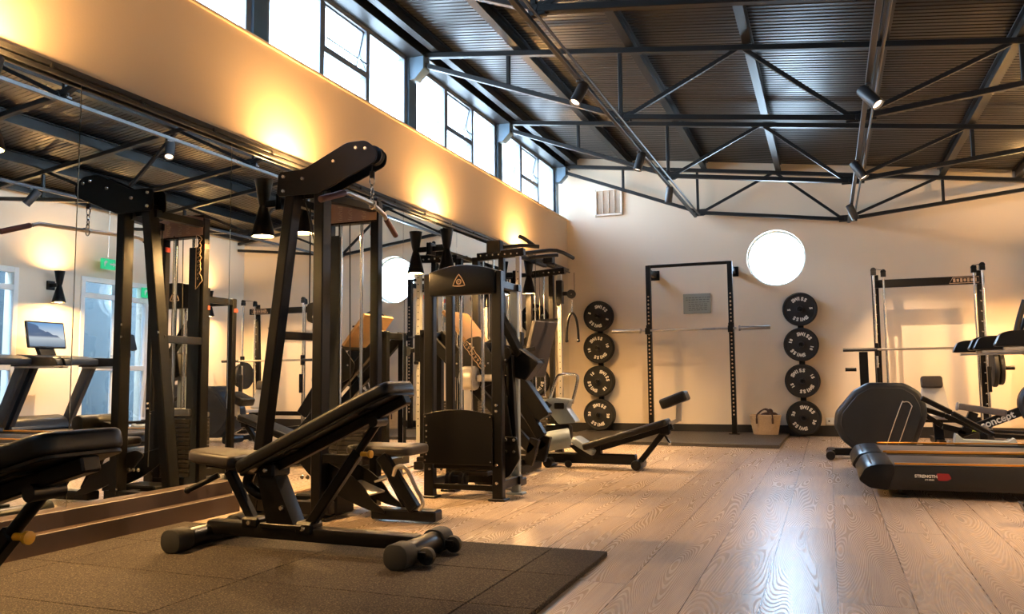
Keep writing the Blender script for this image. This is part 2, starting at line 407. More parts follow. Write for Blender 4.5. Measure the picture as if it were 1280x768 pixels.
# back wall with the round opening
RC, RR = (-.616, 2.434), .39
def back_wall():
    b = MB(); bm = b.bm; y0 = YB; y1 = YB+.25
    x0, x1, z0, z1 = XM-.4, XR+.4, -.1, 4.4; n = 64
    sq = .6
    def ring(y):
        inner = [bm.verts.new((RC[0]+RR*math.cos(2*PI*k/n), y, RC[1]+RR*math.sin(2*PI*k/n))) for k in range(n)]
        outer = []
        for k in range(n):
            c, s_ = math.cos(2*PI*k/n), math.sin(2*PI*k/n); m_ = max(abs(c), abs(s_)); outer.append(bm.verts.new((RC[0]+sq*c/m_, y, RC[1]+sq*s_/m_)))
        return inner, outer
    A = ring(y0); B = ring(y1)
    for k in range(n):
        j = (k+1) % n
        bm.faces.new((A[0][k], A[0][j], A[1][j], A[1][k])); bm.faces.new((B[0][k], B[1][k], B[1][j], B[0][j]))
        bm.faces.new((A[0][k], B[0][k], B[0][j], A[0][j]))
    xa, xb, za, zb = RC[0]-sq, RC[0]+sq, RC[1]-sq, RC[1]+sq
    for y in (y0, y1):
        for q in (((x0, z0), (xa, z0), (xa, z1), (x0, z1)), ((xb, z0), (x1, z0), (x1, z1), (xb, z1)), ((xa, z0), (xb, z0), (xb, za), (xa, za)), ((xa, zb), (xb, zb), (xb, z1), (xa, z1))):
            bm.faces.new([bm.verts.new((x, y, z)) for x, z in q])
    return b
struct(back_wall(), 'wall_back', M['wall'], 'pale plastered back wall with a round window')
b = MB(); b.torus((RC[0], YB+.12, RC[1]), (0, 1, 0), RR-.012, .016, 64, 8); fr = struct(b, 'window_9', M['white_paint'], 'round porthole window high on the back wall')
b = MB(); b.cyl((RC[0], YB+.118, RC[1]), (RC[0], YB+.124, RC[1]), RR-.005, seg=64); b.build('pane', M['glass'], fr)
# front wall behind the camera
b = MB(); b.box(((XM+XR)/2, YF-.1, 2.1), (XR-XM+.8, .2, 4.6), bevel=0); struct(b, 'wall_front', M['wall'])
# right wall with two glazed doors
DO = [(5.95, 7.42), (8.36, 9.58)]
b = MB(); ys = [YF-.2, DO[0][0], DO[0][1], DO[1][0], DO[1][1], YB+.2]
for a, c in ((0, 1), (2, 3), (4, 5)): b.box((XR+.12, (ys[a]+ys[c])/2, 2.0), (.24, ys[c]-ys[a], 4.1), bevel=0)
for a, c in DO: b.box((XR+.12, (a+c)/2, (2.28+4.05)/2), (.24, c-a, 4.05-2.28), bevel=0)
struct(b, 'wall_right', M['wall'], 'pale plastered wall behind the treadmills')
for i, (a, c) in enumerate(DO):
    b = MB(); x = XR+.02; w = .07
    for y in (a+w/2, c-w/2, (a+c)/2): b.box((x, y, 1.14), (.07, w, 2.28), bevel=.004)
    for z in (.08, 1.0, 2.02, 2.245): b.box((x, (a+c)/2, z), (.065, c-a, .07 if z > .1 else .16), bevel=.004)
    d = struct(b, 'door_%d' % (i+1), M['white_paint'], ('white framed glazed doors in the right wall, nearer pair', 'white framed glazed doors in the right wall, farther pair')[i])
    b = MB(); b.box((x, (a+c)/2, 1.14), (.008, c-a-.04, 2.2), bevel=0); b.build('pane', M['glass'], d)
    b = MB(); b.tube([(x-.03, (a+c)/2-.07, 1.0), (x-.09, (a+c)/2-.07, 1.02), (x-.09, (a+c)/2-.07, 1.16), (x-.03, (a+c)/2-.07, 1.18)], .01, 8, 3); b.build('handle', M['steel'], d)
# dark wall and ground added outside to cut daylight through the doors
b = MB(); b.box((4.4, 6, 2.0), (.3, 14, 4.1), bevel=0); o = struct(b, 'added_outer_wall', mat('added_wall_dark', '3c4446', .8, noise=.1, nscale=2))
b = MB(); b.box((3.5, 6, -.06), (1.7, 14, .1), bevel=0); struct(b, 'added_outer_ground', mat('added_ground_dark', '45443f', .8, noise=.15, nscale=3))
# roof sheet: trapezoid corrugation, ribs across the room
def roof():
    b = MB(); bm = b.bm; p = .065; y = YF-.2; prof = []
    while y < YB+.25:
        prof += [(y, 0), (y+.035, 0), (y+.042, .005), (y+.058, .005)]; y += p
    xs = [XM-.3, XM+1, XM+2.1, XM+3.1, XM+4.1, XM+5.1, XR+.35]
    rows = []
    for x in xs:
        rows.append([bm.verts.new((x, yy, ztop(x)+.17+zz)) for yy, zz in prof])
    for r0, r1 in zip(rows, rows[1:]):
        for k in range(len(prof)-1): bm.faces.new((r0[k], r1[k], r1[k+1], r0[k+1]))
    return b
ro = struct(roof(), 'ceiling', M['roof'], 'dark corrugated sheet roof sloping down to the right', angle=20)
b = MB(); x0, x1 = XM-.35, XR+.4
b.prism([(x0, ztop(x0)+.215), (x1, ztop(x1)+.215), (x1, ztop(x1)+.35), (x0, ztop(x0)+.35)], (0, (YF+YB)/2, 0), (1, 0, 0), (0, 0, 1), YB-YF+.8, bevel=0)
b.build('light_block_slab', M['truss'], ro)  # unseen slab added above the sheet to block light leaks
# purlins: I sections lying on the trusses
PX = [-3.45, -2.597, -1.533, -.534, .515, 1.457, 2.3]
for i, x in enumerate(PX):
    b = MB(); z = ztop(x)+.03; L = YB-YF-.02; yc = (YF+YB)/2
    b.box((x, yc, z+.006), (.075, L, .012), bevel=.001); b.box((x, yc, z+.125), (.075, L, .012), bevel=.001); b.box((x, yc, z+.065), (.012, L, .12), bevel=0)
    struct(b, 'purlin' if i == 0 else 'purlin.%03d' % i, M['truss'])
# trusses
def zbot(x):
    if x < -1.6: return 3.9+(x-XM)*(3.115-3.9)/(-1.6-XM)
    if x < .28: return 3.115+(x+1.6)*(2.872-3.115)/1.88
    return 2.872+(x-.28)*.102
for i, y in enumerate(TY):
    t = root('roof_truss', (XM, y, 3.1), ('farthest roof truss, just in front of the back wall', 'second roof truss from the back wall', 'third roof truss from the back wall', 'nearest roof truss in view, at the top edge', 'roof truss nearly over the camera', 'roof truss behind the camera')[i], 'roof truss')
    t['kind'] = 'structure'
    b = MB(); xe = XR-.01
    b.bar((XM-.05, y, ztop(XM-.05)), (xe, y, ztop(xe)), .06, .05, bevel=.004); b.build('top_chord', M['truss'], t)
    b = MB(); P = [(XM, y, zbot(XM)), (-1.6, y, zbot(-1.6)), (.28, y, zbot(.28)), (xe, y, zbot(xe))]
    for p, q in zip(P, P[1:]): b.bar(p, q, .055, .045, bevel=.004)
    b.box((-1.6, y, 3.12), (.14, .012, .09)); b.box((.28, y, 2.885), (.14, .012, .09)); b.build('bottom_chord', M['truss'], t)
    for (xa, xb, k) in ((-2.7, -2.7, 0), (-1.63, -1.63, 0), (-1.57, -.62, 1), (-.56, .25, 2), (.31, 1.39, 1), (1.457, 1.457, 0)):
        b = MB()
        if k == 2: b.bar((xa, y, ztop(xa)-.01), (xb, y, zbot(xb)+.01), .035, .035)
        else: b.bar((xa, y, zbot(xa)+.01), (xb, y, ztop(xb)-.01), .035, .035)
        b.build('web_member', M['truss'], t)
# clerestory columns and windows
XW = XM-.16
for i, y in enumerate(TY):
    c = root('steel_column', (XW, y, ZS-.1), ('blue-grey steel column in the back left corner, over the ledge', 'second blue-grey steel column from the back corner', 'third blue-grey steel column from the back corner', 'blue-grey steel column at the top left of the view', 'blue-grey steel column nearer than the view', 'blue-grey steel column behind the camera')[i], 'column'); c['kind'] = 'structure'
    b = MB()
    for dy in (-.055, .055): b.box((XW, y+dy, 3.55), (.11, .012, .92), bevel=.001)
    b.box((XW, y, 3.55), (.012, .11, .9), bevel=0); b.box((XW+.06, y, 3.55), (.012, .15, .9), bevel=0)
    b.build('shaft', M['column'], c)
    b = MB(); b.prism([(0, .0), (.27, .0), (.27, -.14), (.17, -.24), (.0, -.24)], (XW-.05, y, 3.975), (1, 0, 0), (0, 0, 1), .13, .004); b.build('haunch_plate', M['column'], c)
wl = ['farthest bay of the high windows, beside the back wall', 'second bay of the high windows from the back wall', 'third bay of the high windows from the back wall', 'high window bay at the top left of the view']
for i in range(6):
    y1 = TY[i]-.08; y0 = (TY[i+1]+.08) if i < 5 else YF
    if i == 5: y1 = TY[5]-.08
    z0, z1 = 3.17, 3.955; x = XW+.01
    L = y1-y0; m1 = y0+L*.335; m2 = y0+L*.665
    b = MB()
    for z in (z0, z1): b.box((x, (y0+y1)/2, z), (.07, L, .07), bevel=.003)
    for y in (y0+.02, y1-.02): b.box((x, y, (z0+z1)/2), (.07, .06, z1-z0), bevel=.003)
    w = struct(b, 'window_%d' % (i+1), M['alu'], wl[i] if i < 4 else None)
    for y in (m1, m2): b = MB(); b.box((x, y, (z0+z1)/2), (.07, .062, z1-z0-.04), bevel=.003); b.build('mullion', M['alu'], w)
    zt = 3.52
    b = MB(); b.box((x, (m1+m2)/2, zt), (.07, m2-m1-.04, .055), bevel=.003); b.build('transom', M['alu'], w)
    b = MB()
    b.box((x, (y0+m1)/2, (z0+z1)/2), (.006, m1-y0-.06, z1-z0-.04), bevel=0); b.box((x, (m2+y1)/2, (z0+z1)/2), (.006, y1-m2-.06, z1-z0-.04), bevel=0)
    b.box((x, (m1+m2)/2, (z0+zt)/2), (.006, m2-m1-.04, zt-z0-.06), bevel=0); b.build('pane', M['glass'], w)
    # top hung sash, pushed open at its foot
    a = math.radians(13); hh = z1-zt-.07; c0 = V((x+.0, 0, z1-.03)); u = V((-math.sin(a), 0, -math.cos(a)))
    ya, yb_ = m1+.03, m2-.03; b = MB()
    def sp(y, t): return V((c0.x, y, c0.z))+u*t
    b.bar(sp(ya, .01), sp(yb_, .01), .02, .02); b.bar(sp(ya, hh), sp(yb_, hh), .02, .02)
    b.bar(sp(ya, 0), sp(ya, hh), .02, .02, up=(0, 1, 0)); b.bar(sp(yb_, 0), sp(yb_, hh), .02, .02, up=(0, 1, 0))
    sash = b.build('sash', M['alu'], w)
    b = MB(); b.prism([(ya, 0), (yb_, 0), (yb_, hh), (ya, hh)], (c0.x, 0, c0.z), (0, 1, 0), u, .005, bevel=0); b.build('sash_pane', M['glass'], sash)
    b = MB()
    for y in (ya, yb_): b.bar((x+.03, y, zt+.03), sp(y, hh*.55), .012, .012); b.bar((x+.035, y, z1-.05), (x+.035, y, zt+.02), .01, .01)
    b.bar((x+.05, ya, zt+.09), (x+.05, yb_, zt+.09), .012, .012); b.split('stay', M['alu'], w)
# skirting on the back and right walls
b = MB(); b.box(((XM+XR)/2, YB-.015, .07), (XR-XM, .03, .14), bevel=.004); struct(b, 'baseboard_back', M['skirt'], 'black skirting along the back wall')
b = MB()
for a, c in ((YF, DO[0][0]), (DO[0][1], DO[1][0]), (DO[1][1], YB-.03)): b.box((XR-.012, (a+c)/2, .07), (.024, c-a, .14), bevel=.004)
struct(b, 'baseboard_right', M['skirt'])
# plinth below the nearer mirrors
b = MB(); b.box((XM+.05, (YF+4.27)/2, .055), (.14, 4.27-YF, .11), bevel=.004); b.box((XM+.025, (YF+4.27)/2, .15), (.07, 4.27-YF, .085), bevel=.004)
struct(b, 'trim_3', M['plinth'], 'stepped dark brown plinth below the nearer mirrors')
# mirrors
edges = [YF, -.41, .76, 1.93, 3.10, 4.27, 5.44, 6.61, 7.78, 8.95, 10.12, 11.29, YB]
pos = {2: None}
lab = {4: 'tall wall mirror standing on the brown plinth, behind the near bench', 5: 'first wall mirror past the end of the brown plinth', 6: 'wall mirror behind the tall pulldown tower', 7: 'wall mirror behind the arched weight machine', 8: 'wall mirror behind the sloping leg press', 9: 'wall mirror behind the near column of the cable machine', 10: 'wall mirror behind the far column of the cable machine', 11: 'narrow wall mirror in the far corner'}
for k in range(len(edges)-1):
    z0 = .19 if edges[k+1] <= 4.28 else .015; y0, y1 = edges[k], edges[k+1]
    if y1 <= 3.2 and y1 > 1.9: lb = 'tall wall mirror at the left edge of the view'
    else: lb = lab.get(k-0) if k >= 4 else ('wall mirror at the front corner, behind the camera', 'second wall mirror from the front corner', 'third wall mirror from the front corner', 'fourth wall mirror')[k]
    b = MB(); b.box((XM-.007, (y0+y1)/2, (z0+ZM-.03)/2), (.012, y1-y0-.004, ZM-.03-z0), bevel=.0012)
    o = b.build('wall_mirror', M['mirror']); tag(o, lb, 'mirror', 'mirrors along the left wall')
    lo = V((XM-.007, (y0+y1)/2, z0)); o.data.transform(Matrix.Translation(-lo)); o.location = lo
for i in range(1, len(edges)-1):
    pass
# rail over the mirrors
b = MB(); b.box((XM+.012, (YF+YB)/2, ZM-.008), (.03, YB-YF-.02, .03), bevel=.003); b.box((XM+.03, (YF+YB)/2, ZM-.05), (.022, YB-YF-.02, .022), bevel=.003)
y = YF+.4
while y < YB-.2: b.box((XM+.03, y, ZM-.03), (.012, .012, .04), bevel=0); y += .585
struct(b, 'trim_4', mat('mirror_rail', '4c4a47', .35, .6, noise=.05, nscale=30), 'dark metal rail along the top of the mirrors')

# ------------------------------------------------------------------ mats on the floor
xs = [-3.47, -3.25, -2.25, -1.25, -.985]; yy = [3.76-.5*k for k in range(8)]
proto_m = {}
for j in range(4):
    for k in range(7):
        w = xs[j+1]-xs[j]-.003; l = .497
        key = j
        loc = V(((xs[j]+xs[j+1])/2, (yy[k]+yy[k+1])/2, 0))
        if key not in proto_m:
            b = MB(); b.box((0, 0, .011), (w, l, .022), bevel=.003); o = b.build('rubber_mat_tile', M['mat_tile'], None); proto_m[key] = o
        else: o = proto_m[key].copy(); COL.objects.link(o)
        o.location = loc
        tag(o, 'speckled black rubber mat tile laid edge to edge below the benches', 'floor mat', 'rubber mat tiles below the benches')
b = MB(); b.prism([(-3.35, 9.84), (-.545, 9.66), (-.52, 11.70), (-3.35, 11.70)], (0, 0, .02), (1, 0, 0), (0, 1, 0), .04, .004)
b.thing('lifting_platform', M['platform'], 'low dark lifting platform on the floor below the squat rack', 'platform')

# ------------------------------------------------------------------ lighting tracks and spotlights
def track(x, z, y0, y1, label):
    t = root('lighting_track', (x, y0, z), label, 'lighting track')
    b = MB(); b.box((x, (y0+y1)/2, z), (.036, y1-y0, .03), bevel=.002); b.build('rail', M['spot_lit'], t)
    b = MB(); b.tube([(x+.06, y0, z+.01), (x+.06, y1, z+.01)], .011, 10); b.build('conduit', M['spot_lit'], t)
    b = MB()
    for yv in TY: b.box((x+.04, yv, z+.03), (.13, .05, .02), bevel=.002)
    b.split('bracket', M['truss'], t)
track(-1.656, 3.05, YF+.1, 11.5, 'long black lighting track with conduit slung below the trusses, on the left')
track(.33, 2.82, YF+.1, 11.5, 'long black lighting track slung below the trusses, on the right')
def spot(x, y, z, d, label, e=60, blend=.6, ang=70):
    # z: track height; head hangs below it
    r = root('track_spotlight', (x, y, z-.015), label, 'spotlight', 'spotlights on the ceiling tracks')
    d = V(d).normalized(); c = V((x, y, z-.10)); a = c-d*.08; e_ = c+d*.10
    b = MB(); b.box((x, y, z-.022), (.03, .09, .02), bevel=.002); b.tube([(x, y, z-.03), (x, y, z-.08)], .008, 8); b.build('adapter', M['spot_lit'], r)
    b = MB(); b.lathe([(0, 0), (.038, 0), (.042, .006), (.042, .175), (.046, .18), (.046, .182), (.038, .182), (.036, .165), (0, .165)], a, d, 24); b.build('housing', M['spot_lit'], r)
    b = MB(); b.cyl(a+d*.164, a+d*.168, .034, seg=24); b.build('lens', M['lampspot'], r)
    l = bpy.data.lights.new('spot_beam', 'SPOT'); l.energy = e; l.color = (1, .66, .38); l.spot_size = math.radians(ang); l.spot_blend = blend; l.shadow_soft_size = .006
    o = bpy.data.objects.new('spot_beam', l); COL.objects.link(o); o.location = V(a+d*.172)-V((x, y, z-.015)); o.rotation_euler = d.to_track_quat('-Z', 'Y').to_euler(); o.parent = r
spot(-1.656, 5.75, 3.05, (-.35, -.45, -1), 'black cylinder spotlight on the left track, nearest of its row', 130)
spot(-1.656, 7.85, 3.05, (-.3, -.1, -1), 'black cylinder spotlight on the left track, middle of its row', 130)
spot(-1.656, 9.45, 3.05, (-.2, .35, -1), 'black cylinder spotlight on the left track, farthest of its row', 80)
spot(.33, 5.95, 2.82, (.55, -.35, -.8), 'black cylinder spotlight on the right track, nearest of its row', 150)
spot(.33, 8.1, 2.82, (.45, -.1, -.8), 'black cylinder spotlight on the right track, middle of its row', 130)
spot(.33, 10.2, 2.82, (.35, .4, -.8), 'black cylinder spotlight on the right track, farthest of its row', 80)
# sconces
def sconce(x, y, z0, side, label, e=40):
    """hourglass wall light; side = +1 when it hangs on the left wall"""
    px = x+side*.17
    r = root('wall_sconce', (x, y, z0), label, 'wall light', 'hourglass wall lights')
    b = MB(); b.lathe([(.0, .225), (.03, .225), (.042, .27), (.062, .40), (.066, .42), (.060, .42), (.05, .35), (0, .33)], (px, y, z0), seg=32); b.build('upper_shade', M['black'], r)
    b = MB(); b.lathe([(0, .225), (.03, .225), (.045, .17), (.08, .03), (.086, 0), (.080, 0), (.07, .05), (0, .07)], (px, y, z0), seg=32); b.build('lower_shade', M['black'], r)
    b = MB(); b.cyl((px, y, z0+.012), (px, y, z0+.020), .077, seg=32); b.build('lamp', M['lamp'], r)
    b = MB(); b.cyl((px, y, z0+.398), (px, y, z0+.404), .057, seg=24); b.build('lamp', M['lamp'], r)
    b = MB(); b.box((x+side*.09, y, z0+.235), (.17, .04, .05), bevel=.004); b.box((x+side*.012, y, z0+.235), (.024, .12, .12), bevel=.005); b.build('bracket', M['black'], r)
    for dz, up, en, rad in ((.010, 0, e*.72, .072), (.407, 1, e*.26, .052)):
        l = bpy.data.lights.new('sconce_glow', 'AREA'); l.shape = 'DISK'; l.size = rad*2; l.energy = en; l.color = (1, .56, .2)
        o = bpy.data.objects.new('sconce_glow', l); COL.objects.link(o); o.location = (side*.17, 0, dz); o.rotation_euler = (PI if up else 0, 0, 0); o.parent = r
for y, lb in ((2.46, 'black hourglass wall light on the mirror, at the top left edge of the view'), (4.82, 'black hourglass wall light on the mirror, behind the tall pulldown tower'), (7.18, 'black hourglass wall light on the mirror, just above the arched weight machine'), (9.54, 'black hourglass wall light on the mirror, inside the cable machine')):
    sconce(XM, y, 1.86, 1, lb, 48)
for y, lb in ((4.9, 'black hourglass wall light on the right wall, above the nearest treadmill'), (7.88, 'black hourglass wall light on the right wall, between the glazed doors'), (10.7, 'black hourglass wall light on the right wall, near the back corner')):
    sconce(XR, y, 1.86, -1, lb, 26)
sc_gap = None
# exit sign and its reflected copy
def exit_sign(c, label, hang):
    r = root('exit_sign', (c[0], c[1], c[2]-.09), label, 'exit sign')
    b = MB(); b.box(c, (.03, .24, .15), bevel=.004); b.build('panel', M['exit'], r)
    b = MB(); x = c[0]-.017
    b.prism([(-.02, -.05), (.0, 0), (.03, .03), (.0, .05), (-.03, .02)], (x, c[1]-.05, c[2]), (0, 1, 0), (0, 0, 1), .002, 0)
    b.prism([(.0, -.012), (.06, -.012), (.06, -.035), (.1, 0), (.06, .035), (.06, .012), (0, .012)], (x, c[1]+.02, c[2]), (0, 1, 0), (0, 0, 1), .002, 0)
    b.build('pictogram', M['ink'], r)
    if hang: b = MB(); b.tube([(c[0], c[1], c[2]+.08), (c[0], c[1], ztop(c[0])+.02)], .006, 6); b.build('hanging_rod', M['steel'], r)
exit_sign((2.24, 8.66, 2.47), 'green exit sign hanging from the roof before the right wall, seen in the mirror', True)
exit_sign((2.34, 9.5, 2.14), 'green panel added for a sign reflection on the transom of the farther glazed doors', False)  # added panel stands in for a sign reflected in the door glass
def rrect(x0, y0, x1, y1, r, n=5):
    P = []
    for cx, cy, a in ((x1-r, y1-r, 0), (x0+r, y1-r, 90), (x0+r, y0+r, 180), (x1-r, y0+r, 270)):
        for k in range(n+1):
            t = math.radians(a+90*k/n); P.append((cx+r*math.cos(t), cy+r*math.sin(t)))
    return P
def rpoly(pts, r, n=4):
    """polygon with rounded corners"""
    out = []; m = len(pts)
    for i in range(m):
        p = V((*pts[i], 0)); a = V((*pts[i-1], 0)); c = V((*pts[(i+1) % m], 0))
        da = (a-p); dc = (c-p); rr = min(r, da.length*.45, dc.length*.45)
        A = p+da.normalized()*rr; C = p+dc.normalized()*rr
        for k in range(n+1):
            t = k/n; q = A*(1-t)**2+p*2*t*(1-t)+C*t*t; out.append((q.x, q.y))
    return out
def pad(poly, o, u, v, th, m='vinyl', bev=.018): return MB().prism(poly, o, u, v, th, bev, 3)

# ------------------------------------------------------------------ adjustable bench, long axis along local x
def make_bench(label, ang=25., seat_ang=-4., group='adjustable benches'):
    r = root('adjustable_bench', (0, 0, 0), label, 'weight bench', group, local=True)
    b = MB(); b.bar((-.57, 0, .085), (.58, 0, .075), .08, .065, bevel=.008, seg=2); b.build('base_rail', M['black'], r)
    for x, w in ((-.58, .25), (.59, .21)):
        b = MB(); b.cyl((x, -w, .052), (x, w, .052), .05, seg=24, bevel=.006); f = b.build('foot', M['black_gloss'], r)
        for s in (-1, 1):
            b = MB(); b.prism(rrect(-.058, -.052, .058, .056, .045), (x, s*(w-.03), .053), (1, 0, 0), (0, 0, 1), .10, .006, 2); b.build('end_cap', M['rubber'], f)
    for y in (-.1, .17):
        b = MB(); b.lathe([(0, -.016), (.02, -.018), (.036, -.014), (.04, 0), (.036, .014), (.02, .018), (0, .016)], (.675, y, .042), (0, 1, 0), 24); b.build('wheel', M['rubber'], r)
        b = MB(); b.box((.64, y+.028, .05), (.09, .01, .03)); b.box((.64, y-.028, .05), (.09, .01, .03)); b.cyl((.675, y-.035, .042), (.675, y+.035, .042), .007, seg=10); b.split('wheel_bracket', M['black'], r)
    # upright
    b = MB(); b.prism(rpoly([(-.20, .1), (-.04, .1), (-.17, .36), (-.27, .36)], .01), (0, 0, 0), (1, 0, 0), (0, 0, 1), .1, .008, 2)
    b.box((-.12, 0, .115), (.24, .12, .02)); b.build('upright', M['black'], r)
    pv = V((-.2, 0, .375)); a = math.radians(ang); u = V((math.cos(a), 0, math.sin(a))); n = V((-math.sin(a), 0, math.cos(a)))
    b = MB(); b.bar(pv-u*.02, pv+u*.80, .06, .045, up=n, bevel=.006); b.box(pv, (.09, .14, .07), bevel=.01)
    for t in (.18, .62): b.bar(pv+u*t+V((0, -.11, 0))+n*.022, pv+u*t+V((0, .11, 0))+n*.022, .05, .012, up=n)
    bf = b.build('backrest_frame', M['black'], r)
    b = pad(rpoly([(-.13, -.13), (-.13, .13), (.58, .155), (.80, .135), (.80, -.135), (.58, -.155)], .05), pv+n*.065, u, (0, 1, 0), .062)
    b.build('backrest', M['vinyl'], r)
    b = MB(); b.prism(rpoly([(-.12, -.125), (-.12, .125), (.58, .15), (.79, .13), (.79, -.13), (.58, -.15)], .04), pv+n*.03, u, (0, 1, 0), .012, .002); b.build('backrest_board', M['black'], r)
    # seat
    sa = math.radians(seat_ang); su = V((-math.cos(sa), 0, -math.sin(sa))); sn = V((-math.sin(sa), 0, math.cos(sa))); so = V((-.355, 0, .385))
    b = pad(rpoly([(-.02, -.15), (-.02, .15), (.22, .13), (.31, .085), (.31, -.085), (.22, -.13)], .05), so+V((0, 0, .03)), su, (0, 1, 0), .06)
    b.build('seat', M['vinyl_brown'], r)
    b = MB(); b.bar(so+su*.24-V((0, 0, .012)), so-su*.10-V((0, 0, .012)), .06, .03, bevel=.004); b.tube([so-su*.02-V((0, 0, .02)), so-su*.0-V((0, 0, .09)), so-su*.08-V((0, 0, .13)), (-.2, 0, .27)], .026, 12, 5); b.build('seat_frame', M['black'], r)
    b = MB(); b.bar((-.31, 0, .11), (-.47, 0, .36), .045, .045, bevel=.006); b.box((-.31, 0, .12), (.1, .09, .05), bevel=.01); b.build('seat_support', M['black'], r)
    b = MB(); b.cyl((-.50, -.04, .34), (-.63, -.10, .27), .014, seg=14); b.ball((-.635, -.102, .268), .018); b.build('adjuster_lever', M['black_gloss'], r)
    # long strut
    top = pv+u*.62-n*.03; bt = V((.0, 0, .11))
    b = MB(); b.bar(bt, bt+(top-bt)*.72, .045, .05, bevel=.006); b.box(bt, (.1, .1, .06), bevel=.012); b.build('ladder_strut', M['black'], r)
    st = b = MB(); b.cyl(bt+(top-bt)*.6, top, .019, seg=16); b.cyl(top+V((0, -.05, 0)), top+V((0, .05, 0)), .024, seg=16); b.build('strut_tube', M['black_gloss'], r)
    q = bt+(top-bt)*.72
    b = MB(); b.cyl(q+V((.02, -.01, -.01)), q+V((.06, -.01, -.01)), .011, seg=12); b.lathe([(0, 0), (.012, 0), (.018, .008), (.018, .02), (0, .024)], q+V((.055, -.01, -.01)), (1, 0, 0), 16); b.build('locking_knob', M['knob'], r)
    b = MB(); b.bolts([(-.2, -.07, .375), (-.12, -.051, .2), (.0, -.051, .11), (-.31, -.046, .12)], (0, -1, 0), .013); b.split('bolt', M['bolt'], r)
    return r
bench = make_bench('large adjustable bench with raised backrest, standing across the rubber mat', 25)
bench.location = (-2.32, 3.32, .022)
b2 = make_bench('near bench cut off by the left edge of the view, backrest nearly flat', 16)
b2.location = (-2.375, 1.62, .022)

# ------------------------------------------------------------------ tall pulldown tower with low pull
t = root('cable_pulldown_machine', (-2.85, 4.3, 0), 'tall black pulldown machine with a bent arm, behind the large bench', 'gym machine')
b = MB(); b.bar((-3.30, 4.16, .02), (-3.04, 4.16, 2.0), .09, .07, up=(1, 0, 0), bevel=.006); b.box((-3.30, 4.16, .012), (.16, .12, .02), bevel=.003); b.build('leaning_post', M['black'], t)
b = MB(); b.bar((-2.835, 4.16, .02), (-2.835, 4.16, 1.98), .09, .07, up=(1, 0, 0), bevel=.006); b.box((-2.835, 4.16, .012), (.16, .12, .02), bevel=.003); b.build('front_post', M['black'], t)
arm = [(-3.12, 2.10), (-2.93, 2.105), (-2.63, 2.235), (-2.50, 2.235), (-2.42, 2.17), (-2.43, 2.10), (-2.50, 2.07), (-2.82, 1.945), (-3.13, 1.95)]
for i, y in enumerate((4.105, 4.215)):
    b = MB(); b.prism(rpoly(arm, .03), (0, y, 0), (1, 0, 0), (0, 0, 1), .012, .002); b.build('arm_plate', M['black'], t)
b = MB(); b.bolts([(-3.08, 4.099, 2.07), (-3.08, 4.099, 1.98), (-2.94, 4.099, 2.045), (-2.72, 4.099, 2.13), (-2.565, 4.099, 2.195), (-2.50, 4.099, 2.185)], (0, -1, 0), .013); b.split('bolt', M['bolt'], t)
for x, z in ((-2.47, 2.15), (-2.98, 2.03)):
    b = MB(); b.lathe([(.018, -.02), (.055, -.02), (.048, 0), (.055, .02), (.018, .02)], (x, 4.16, z), (0, 1, 0), 28); b.build('pulley', M['charcoal'], t)
b = MB(); b.tube([(-2.49, 4.16, 2.10), (-2.49, 4.16, 2.05)], .004, 8); b.cyl((-2.49, 4.16, 2.06), (-2.49, 4.16, 2.02), .016, seg=14); b.build('cable_end', M['rubber'], t)
b = MB()
zc = 2.035
for k, (hw, hh) in enumerate(((.016, .034), (.010, .02), (.010, .02), (.010, .02), (.018, .026))):
    zc -= hh-.004; c = V((-2.49, 4.16, zc)); pts = []
    for j in range(14):
        tt = 2*PI*j/14; x = hw*math.cos(tt); z = hh*math.sin(tt); pts.append(c+(V((0, x, z)) if k % 2 else V((x, 0, z))))
    b.tube(pts, .0042, 6, closed=True); zc -= hh-.004
b.build('chain', M['chrome'], t)
# tower
for x in (-3.09, -2.73):
    b = MB(); b.bar((x, 4.62, .02), (x, 4.62, 1.985), .06, .06, up=(1, 0, 0), bevel=.005); o = b.build('tower_post', M['black'], t)
    b = MB(); b.box((x-.032, 4.62, 1.78), (.002, .05, .035), bevel=0); b.split('orange_label', M['orange'], o)
b = MB(); n = 10; top = [(-3.11+.40*k/n, 1.985+.03*math.sin(PI*k/n)-.06*k/n*0) for k in range(n+1)]
b.prism([(-3.11, 1.86), (-2.71, 1.86)]+top[::-1], (0, 4.585, 0), (1, 0, 0), (0, 0, 1), .006, .001); b.build('header_panel', M['header'], t)
b = MB()
for cx in (-2.98, -2.905, -2.80):
    for k in range(7):
        z = 1.965-.014*k; b.tube([(cx-.012+.008*math.sin(k*2.1+cx*9), 4.581, z), (cx+.012*math.cos(k*1.7), 4.581, z-.006), (cx+.014, 4.581, z-.002+.004*math.sin(k))], .0022, 5)
b.build('printed_motif', M['ink_brown'], t)
b = MB(); b.bar((-3.11, 4.62, 1.86), (-2.71, 4.62, 1.86), .07, .02); b.bar((-3.11, 4.62, .10), (-2.71, 4.62, .10), .07, .07); b.bar((-3.11, 4.62, 1.985), (-2.71, 4.62, 1.985), .06, .05); b.split('tower_crossbar', M['black'], t)
for x in (-3.0, -2.84):
    b = MB(); b.cyl((x, 4.62, .14), (x, 4.62, 1.86), .011, seg=14); b.build('guide_rod', M['chrome'], t)
b = MB()
for k in range(13): b.box((-2.92, 4.62, .165+.031*k), (.25, .10, .027), bevel=.003)
b.build('weight_stack', M['plate_stack'], t)
b = MB(); b.box((-2.92, 4.62, .60), (.26, .12, .05), bevel=.008); b.build('top_plate', M['steel'], t)
b = MB()
